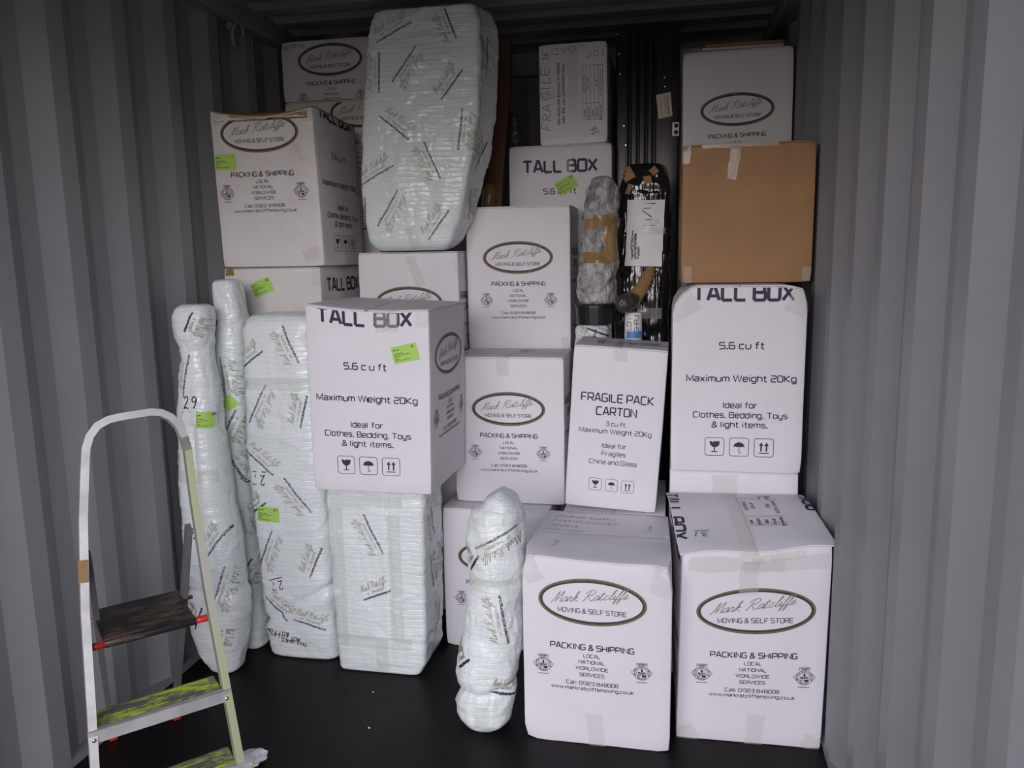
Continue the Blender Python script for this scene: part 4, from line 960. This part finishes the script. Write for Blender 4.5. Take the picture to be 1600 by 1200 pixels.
tag(m.out('black_tub', ['black_plastic']), 'shallow round black tub beneath the bubble-wrapped roll', 'tub')
r7 = empty('wrapped_roll', (-.31, 3.26, .656)); tag(r7, 'small bundle in white quilted wrap under the black tub', 'wrapped furniture', GW)
o, t = loft('quilted_wrap', [(.656, -.378, -.248, 3.20, 3.33, 2.4), (1.15, -.380, -.245, 3.20, 3.33, 2.4), (1.26, -.381, -.242, 3.195, 3.33, 2.4), (1.30, -.382, -.240, 3.195, 3.33, 2.4), (1.323, -.372, -.245, 3.20, 3.32, 2.4)], 'quilt_wrap', r7, seed=8, cap=(.01, .015), wr=.007, wf=14, N=64); loc(o, r7)
it = motif(-.31, 1.24, 70, .14) + motif(-.28, 1.29, -20, .1); stamp_on(o, t, it)
r8 = empty('film_wrapped_parcel', (-.1, 3.43, 0)); tag(r8, 'tall item in black stretch film with a white 1/1 address sheet', 'wrapped furniture')
o, t = loft('stretch_film', [(0, -.225, .0, 3.375, 3.50, 3.5), (.9, -.232, .0, 3.37, 3.50, 3.5), (1.35, -.232, .0, 3.37, 3.50, 3.5), (1.65, -.222, .0, 3.37, 3.50, 3.5), (1.87, -.216, -.0, 3.375, 3.50, 3.5), (1.975, -.190, -.025, 3.385, 3.49, 3)], 'black_stretch_film', r8, seed=9, cap=(.01, .03), wr=.010, wf=16, N=72); loc(o, r8)
for (cx, cz, w, h, an) in ((-.175, 1.93, .045, .05, 30), (-.095, 1.905, .03, .03, 10), (-.07, 1.94, .03, .03, 40), (-.17, 1.87, .018, .04, -20)):
    p_ = patch('cardboard_gap', t, r8, cx, cz, w, h, an, 'brown_card', nx=4, nz=4, lift=.004); loc(p_, r8)
p_ = patch('address_sheet', t, r8, -.105, 1.69, .148, .27, -2, 'white_paper', lift=.008, nx=12, nz=16, lab='white address sheet marked 1/1')
loc(p_, r8)
A = [(q, 4) for q in place(text('1/1', .055, .03, .10, hand=True), -.080, 1.765, 92)] + [(q, 4) for q in rrect(-.087, 1.765, .046, .088, .001, .0025)]
for i, wd in enumerate((.115, .10, .05)):
    A += [(q, 4) for q in place(text(('Thepsukhng Watermans', 'Ko Pha Ngan Koh Samui', 'Thailand')[i], wd, .009, .22), -.150 + i*.013, 1.585 + wd/2, 90)]
it = []
stamp_on(o, t, [(q, mi) for q, mi in A], lift=.0105)
for (cx, cz, w, h) in ((-.085, 1.70, .12, .028), (-.075, 1.735, .05, .02), (-.085, 1.36, .10, .045)):
    p_ = patch('packing_tape', t, r8, cx, cz, w, h, -2, 'clear_tape', lift=.0125, nx=10); loc(p_, r8)
# paper tube and the taped bundle on it
r9 = empty('paper_tube', (-.142, 3.25, .656)); tag(r9, 'white paper tube with a blue band and printed words, behind the narrow FRAGILE PACK carton', 'tube')
o, t = loft('tube_body', [(.656, -.180, -.108, 3.215, 3.285, 2), (1.2, -.180, -.108, 3.215, 3.285, 2), (1.372, -.178, -.108, 3.215, 3.285, 2)], 'white_paper', r9, seed=10, cap=(.004, .004), wr=.0005, crease=0, N=36, step=.03); loc(o, r9)
stamp_on(o, t, [(q, 3) for q in place(text('SHRUB', .08, .016, .13), -.122, 1.335, 90)] + [(q, 3) for q in place(text('LON', .045, .016, .13), -.150, 1.325, 90)])
p_ = patch('blue_band', t, r9, -.138, 1.283, .058, .028, 0, 'blue_paper', nx=8); loc(p_, r9)
r10 = empty('taped_bundle', (-.14, 3.24, 1.374)); tag(r10, 'crooked bundle bound in brown tape with a dark film end, propped on the paper tube', 'wrapped roll')
m = MB(); pts = [(-.195, 3.245, 1.405), (-.165, 3.245, 1.418), (-.135, 3.25, 1.440), (-.110, 3.26, 1.475), (-.088, 3.28, 1.515), (-.072, 3.295, 1.552)]
def blob(mb, pts, rad, n=14, m_=0, seed=0):
    vs = []; fs = []
    for i, p in enumerate(pts):
        p = Vector(p); tdir = (Vector(pts[min(i+1, len(pts)-1)]) - Vector(pts[max(i-1, 0)])).normalized(); s_ = tdir.cross(Vector((0, 1, 0))).normalized(); u_ = s_.cross(tdir)
        for k in range(n):
            a = 2*PI*k/n; rr = rad[i] * (1 + .18*noise.noise(Vector((p.x*40 + seed, math.cos(a)*1.5 + p.z*20, math.sin(a)*1.5)))); vs.append(p + s_*rr*math.cos(a) + u_*rr*math.sin(a))
    for i in range(len(pts) - 1):
        for k in range(n): fs.append((i*n + k, i*n + (k+1) % n, (i+1)*n + (k+1) % n, (i+1)*n + k))
    fs += [tuple(range(n)), tuple((len(pts)-1)*n + k for k in range(n))]; mb.add(vs, fs, m_, True)
blob(m, [(-.168, 3.225, 1.402), (-.150, 3.225, 1.415), (-.130, 3.23, 1.440), (-.108, 3.262, 1.478), (-.088, 3.28, 1.515), (-.074, 3.293, 1.545), (-.070, 3.297, 1.552)], [.030, .034, .030, .027, .024, .018, .006])
o = m.out('taped_body', ['brown_tape'], r10); loc(o, r10)
m = MB(); blob(m, [(-.205, 3.15, 1.395), (-.200, 3.152, 1.398), (-.182, 3.165, 1.41), (-.155, 3.19, 1.425), (-.132, 3.215, 1.432)], [.01, .032, .038, .036, .02], seed=4)
o = m.out('film_end', ['clear_film'], r10); loc(o, r10)
# brown timber
r11 = empty('timber_board', (-.83, 3.82, 0)); tag(r11, 'dark brown timber board upright beside the tilted wrapped furniture', 'board')
m = MB()
m.sweep([(-.905, 3.80, .0), (-.862, 3.80, 1.2), (-.838, 3.80, 1.86), (-.822, 3.81, 2.06), (-.800, 3.82, 2.3), (-.790, 3.82, 2.50), (-.788, 3.82, 2.596)], [(-.046, -.03), (.046, -.03), (.046, .03), (-.046, .03)], up=Vector((0, 1, 0)), m=0)
o = m.out('board_body', ['brown_wood'], r11); loc(o, r11)
m = MB(); blob(m, [(-.862, 3.765, 1.80), (-.852, 3.764, 1.86), (-.845, 3.764, 1.92), (-.842, 3.766, 1.95)], [.03, .034, .032, .02]); o = m.out('taped_foot', ['brown_tape'], r11); loc(o, r11); o['label'] = 'glossy brown tape wrapped low on the board'
m = MB(); blob(m, [(-.722, 3.80, 2.106), (-.724, 3.80, 2.15), (-.726, 3.80, 2.20), (-.728, 3.80, 2.25), (-.728, 3.80, 2.272)], [.026, .030, .029, .026, .012])
tag(m.out('film_wrapped_item', ['clear_film']), 'small dark item in shiny clear film standing on the half hidden TALL BOX', 'wrapped item')
# black ribbed furniture panel
r12 = empty('furniture_panel', (-.11, 3.83, 0)); tag(r12, 'tall black ribbed furniture panel with a cream tag, in the dark gap at the top', 'furniture')
m = MB(); m.box(-.255, .032, 3.815, 3.87, 0, 2.60, 0, .006); o = m.out('panel_board', ['black_lacquer'], r12); loc(o, r12)
for xa, xb in ((-.250, -.195), (-.185, -.155), (-.148, -.118), (-.110, -.085), (-.074, .030)):
    m = MB(); m.box(xa, xb, 3.795, 3.816, 1.2, 2.597, 0, .006); o = m.out('panel_rib', ['black_lacquer'], r12); loc(o, r12)
for (x, z) in ((-.246, 2.588), (-.240, 2.503), (-.234, 2.415), (-.216, 2.188), (-.207, 2.102), (-.036, 2.389), (-.033, 2.350)):
    m = MB(); m.add(*(lambda c, r_: ([(x + r_*math.cos(2*PI*i/10), 3.7935, z + r_*math.sin(2*PI*i/10)) for i in range(10)] + [(x + r_*math.cos(2*PI*i/10), 3.797, z + r_*math.sin(2*PI*i/10)) for i in range(10)], [tuple(range(10)), tuple(range(10, 20))] + [(i, (i+1) % 10, 10 + (i+1) % 10, 10 + i) for i in range(10)]))(0, .0035)); o = m.out('pin_head', ['steel_bolt'], r12); loc(o, r12)
m = MB(); V_ = [(-.072, 3.7925, 2.315), (-.008, 3.7925, 2.325), (.002, 3.7925, 2.221), (-.060, 3.7925, 2.210)]
m.add(V_ + [(a, b + .001, c) for a, b, c in V_], [(0, 1, 2, 3), (4, 5, 6, 7), (0, 1, 5, 4), (1, 2, 6, 5), (2, 3, 7, 6), (3, 0, 4, 7)], 0)
for q in place(bars(0, 0, .085, .005, 2), -.018, 2.268, 96) + place(bars(0, 0, .08, .003, 4), -.030, 2.27, 96) + place(bars(0, 0, .075, .002, 6), -.050, 2.265, 96): m.add([(p.x, 3.7918, p.y) for p in q], [tuple(range(len(q)))], 1)
o = m.out('paper_tag', ['cream_paper', 'print_grey'], r12); loc(o, r12); o['label'] = 'cream paper tag with faded print'
m = MB(); m.box(.002, .032, 3.789, 3.796, 2.132, 2.192, 0, .002)
for z in (2.148, 2.176): m.tube([(.019, 3.784, z), (.019, 3.79, z)], .009, 10, 1)
o = m.out('bracket_plate', ['white_paper', 'black_plastic'], r12); loc(o, r12); o['label'] = 'white bracket plate with two dark bolts'

# ------------------------------------------------------------------ step ladder
lad = empty('step_ladder', (-1.486, 1.672, 0), R(45.8)); tag(lad, 'aluminium step ladder with a black platform and lime paint smears, standing front left', 'ladder')
K = math.tan(R(16))
def LP(u, z, dy=0): return Vector((u, K*z + dy, z))
prof = [(-.011, -.017), (.011, -.017), (.011, .017), (-.011, .017)]
lp = [(-.022, 0), (0, .30), (.022, .64), (.047, .88), (.070, 1.03)]
rp = [(.352, 1.03), (.350, .88), (.352, .62), (.363, .33), (.376, 0)]
arcL = [(.078, 1.075), (.092, 1.108), (.115, 1.134), (.145, 1.147), (.175, 1.151)]
arcR = [(.262, 1.155), (.290, 1.150), (.316, 1.134), (.336, 1.106), (.347, 1.070)]
fr_path = [LP(*q) for q in lp + arcL + arcR + rp]
upn = Vector((0, math.cos(R(16)), -math.sin(R(16))))
m = MB(); m.sweep(fr_path[:16], prof, up=upn); o = m.out('hoop_rail', ['aluminium'], lad)
m = MB(); m.sweep(fr_path[14:], prof, up=upn); o = m.out('side_rail', ['lime_smeared_aluminium'], lad); o['label'] = 'right rail smeared with pale lime paint'
m = MB(); q0, q1 = LP(.027, .715), LP(.033, .775); m.sweep([q0, q1], [(-.0128, -.0188), (.0128, -.0188), (.0128, .0188), (-.0128, .0188)], up=upn); o = m.out('tape_band', ['brown_tape'], lad)
def tread(z, u0, u1, dep):
    y = K*z; m = MB(); m.box(u0 + .008, u1 - .008, y - .01, y + dep, z - .010, z + .002, 0, .002)
    for k in range(7): m.box(u0 + .03, u1 - .03, y + .004 + k*.012, y + .010 + k*.012, z + .001, z + .0045, 0)
    o = m.out('tread', ['lime_painted_tread'], lad); o['label'] = 'grooved tread caked with lime paint'
    m = MB(); m.box(u0 - .014, u1 + .014, y - .021, y - .0185, z - .033, z + .004); m.box(u0 - .012, u1 + .012, y - .021, y - .006, z + .002, z + .0045)
    lip = m.out('tread_lip', ['aluminium'], lad)
    for uu in (u0 + .0, u1 - .0):
        m = MB(); m.tube([(uu, y - .0255, z - .022), (uu, y - .020, z - .022)], .006, 12); m.out('rivet', ['steel_bolt'], lip)
tread(.330, .002, .358, .095); tread(.117, -.013, .370, .095)
zp = .54; yp = K*zp
m = MB(); m.box(.060, .312, yp + .01, yp + .275, zp - .020, zp, 0, .006); o = m.out('platform', ['scuffed_black_wood'], lad); o['label'] = 'scuffed black wooden platform'
for (a, b) in ((.022, .062), (.310, .348)):
    m = MB(); m.tube([(a, yp + .022, zp - .010), ((a+b)/2, yp + .022, zp - .010), (b, yp + .022, zp - .010)], .0105, 14); m.out('hinge_plug', ['red_plastic'], lad)
m = MB(); m.tube([(.030, yp + .255, zp - .028), (.19, yp + .255, zp - .028), (.352, yp + .255, zp - .028)], .007, 10); m.out('rear_bar', ['ladder_inside'], lad)
prb = [(-.008, -.018), (.008, -.018), (.008, .018), (-.008, .018)]
for (ut, ub, zt) in ((.050, .096, .78), (.328, .300, .80)):
    m = MB(); m.sweep([Vector((ut, K*zt + .022, zt)), Vector(((ut + ub)/2, (K*zt + .61)/2 + .01, zt/2)), Vector((ub, .60, .03))], prb, up=Vector((0, 1, .45)).normalized()); leg = m.out('rear_leg', ['ladder_inside'], lad)
    m = MB(); m.box(ub - .013, ub + .013, .578, .640, 0, .042, 0, .004); m.out('rubber_foot', ['red_plastic'], leg)
for ub in (-.022, .376):
    m = MB(); m.box(ub - .015, ub + .015, -.024, .028, 0, .035, 0, .004); m.out('rubber_foot', ['red_plastic'], lad)

# ------------------------------------------------------------------ scrap on the floor
bm = bmesh.new(); bmesh.ops.create_icosphere(bm, subdivisions=4, radius=.042)
for v in bm.verts:
    n_ = noise.noise_vector(v.co * 28) * .016 + noise.noise_vector(v.co * 70) * .006; v.co += n_; v.co.z = max(v.co.z * .55, -.016)
for f in bm.faces: f.smooth = False
me = bpy.data.meshes.new('crumpled_paper'); bm.to_mesh(me); bm.free(); me.materials.append(MATS['white_paper'])
o = bpy.data.objects.new('crumpled_paper', me); COL.objects.link(o); o.location = (-1.300, 2.115, .017)
tag(o, 'crumpled scrap of white paper on the black floor by the ladder', 'paper')
for i, (x, y, s_) in enumerate(((-1.00, 2.36, .004), (-.72, 2.16, .003), (-1.07, 2.58, .003), (-.60, 2.20, .005))):
    m = MB(); m.box(x - s_, x + s_, y - s_*.7, y + s_*.7, 0.0002, s_*.9, 0, s_*.3)
    tag(m.out('paper_chip', ['white_paper']), 'tiny pale chip of litter on the black floor between the ladder and the wrapped bundle', 'litter', 'chips of litter on the floor')
bpy.context.view_layer.update()
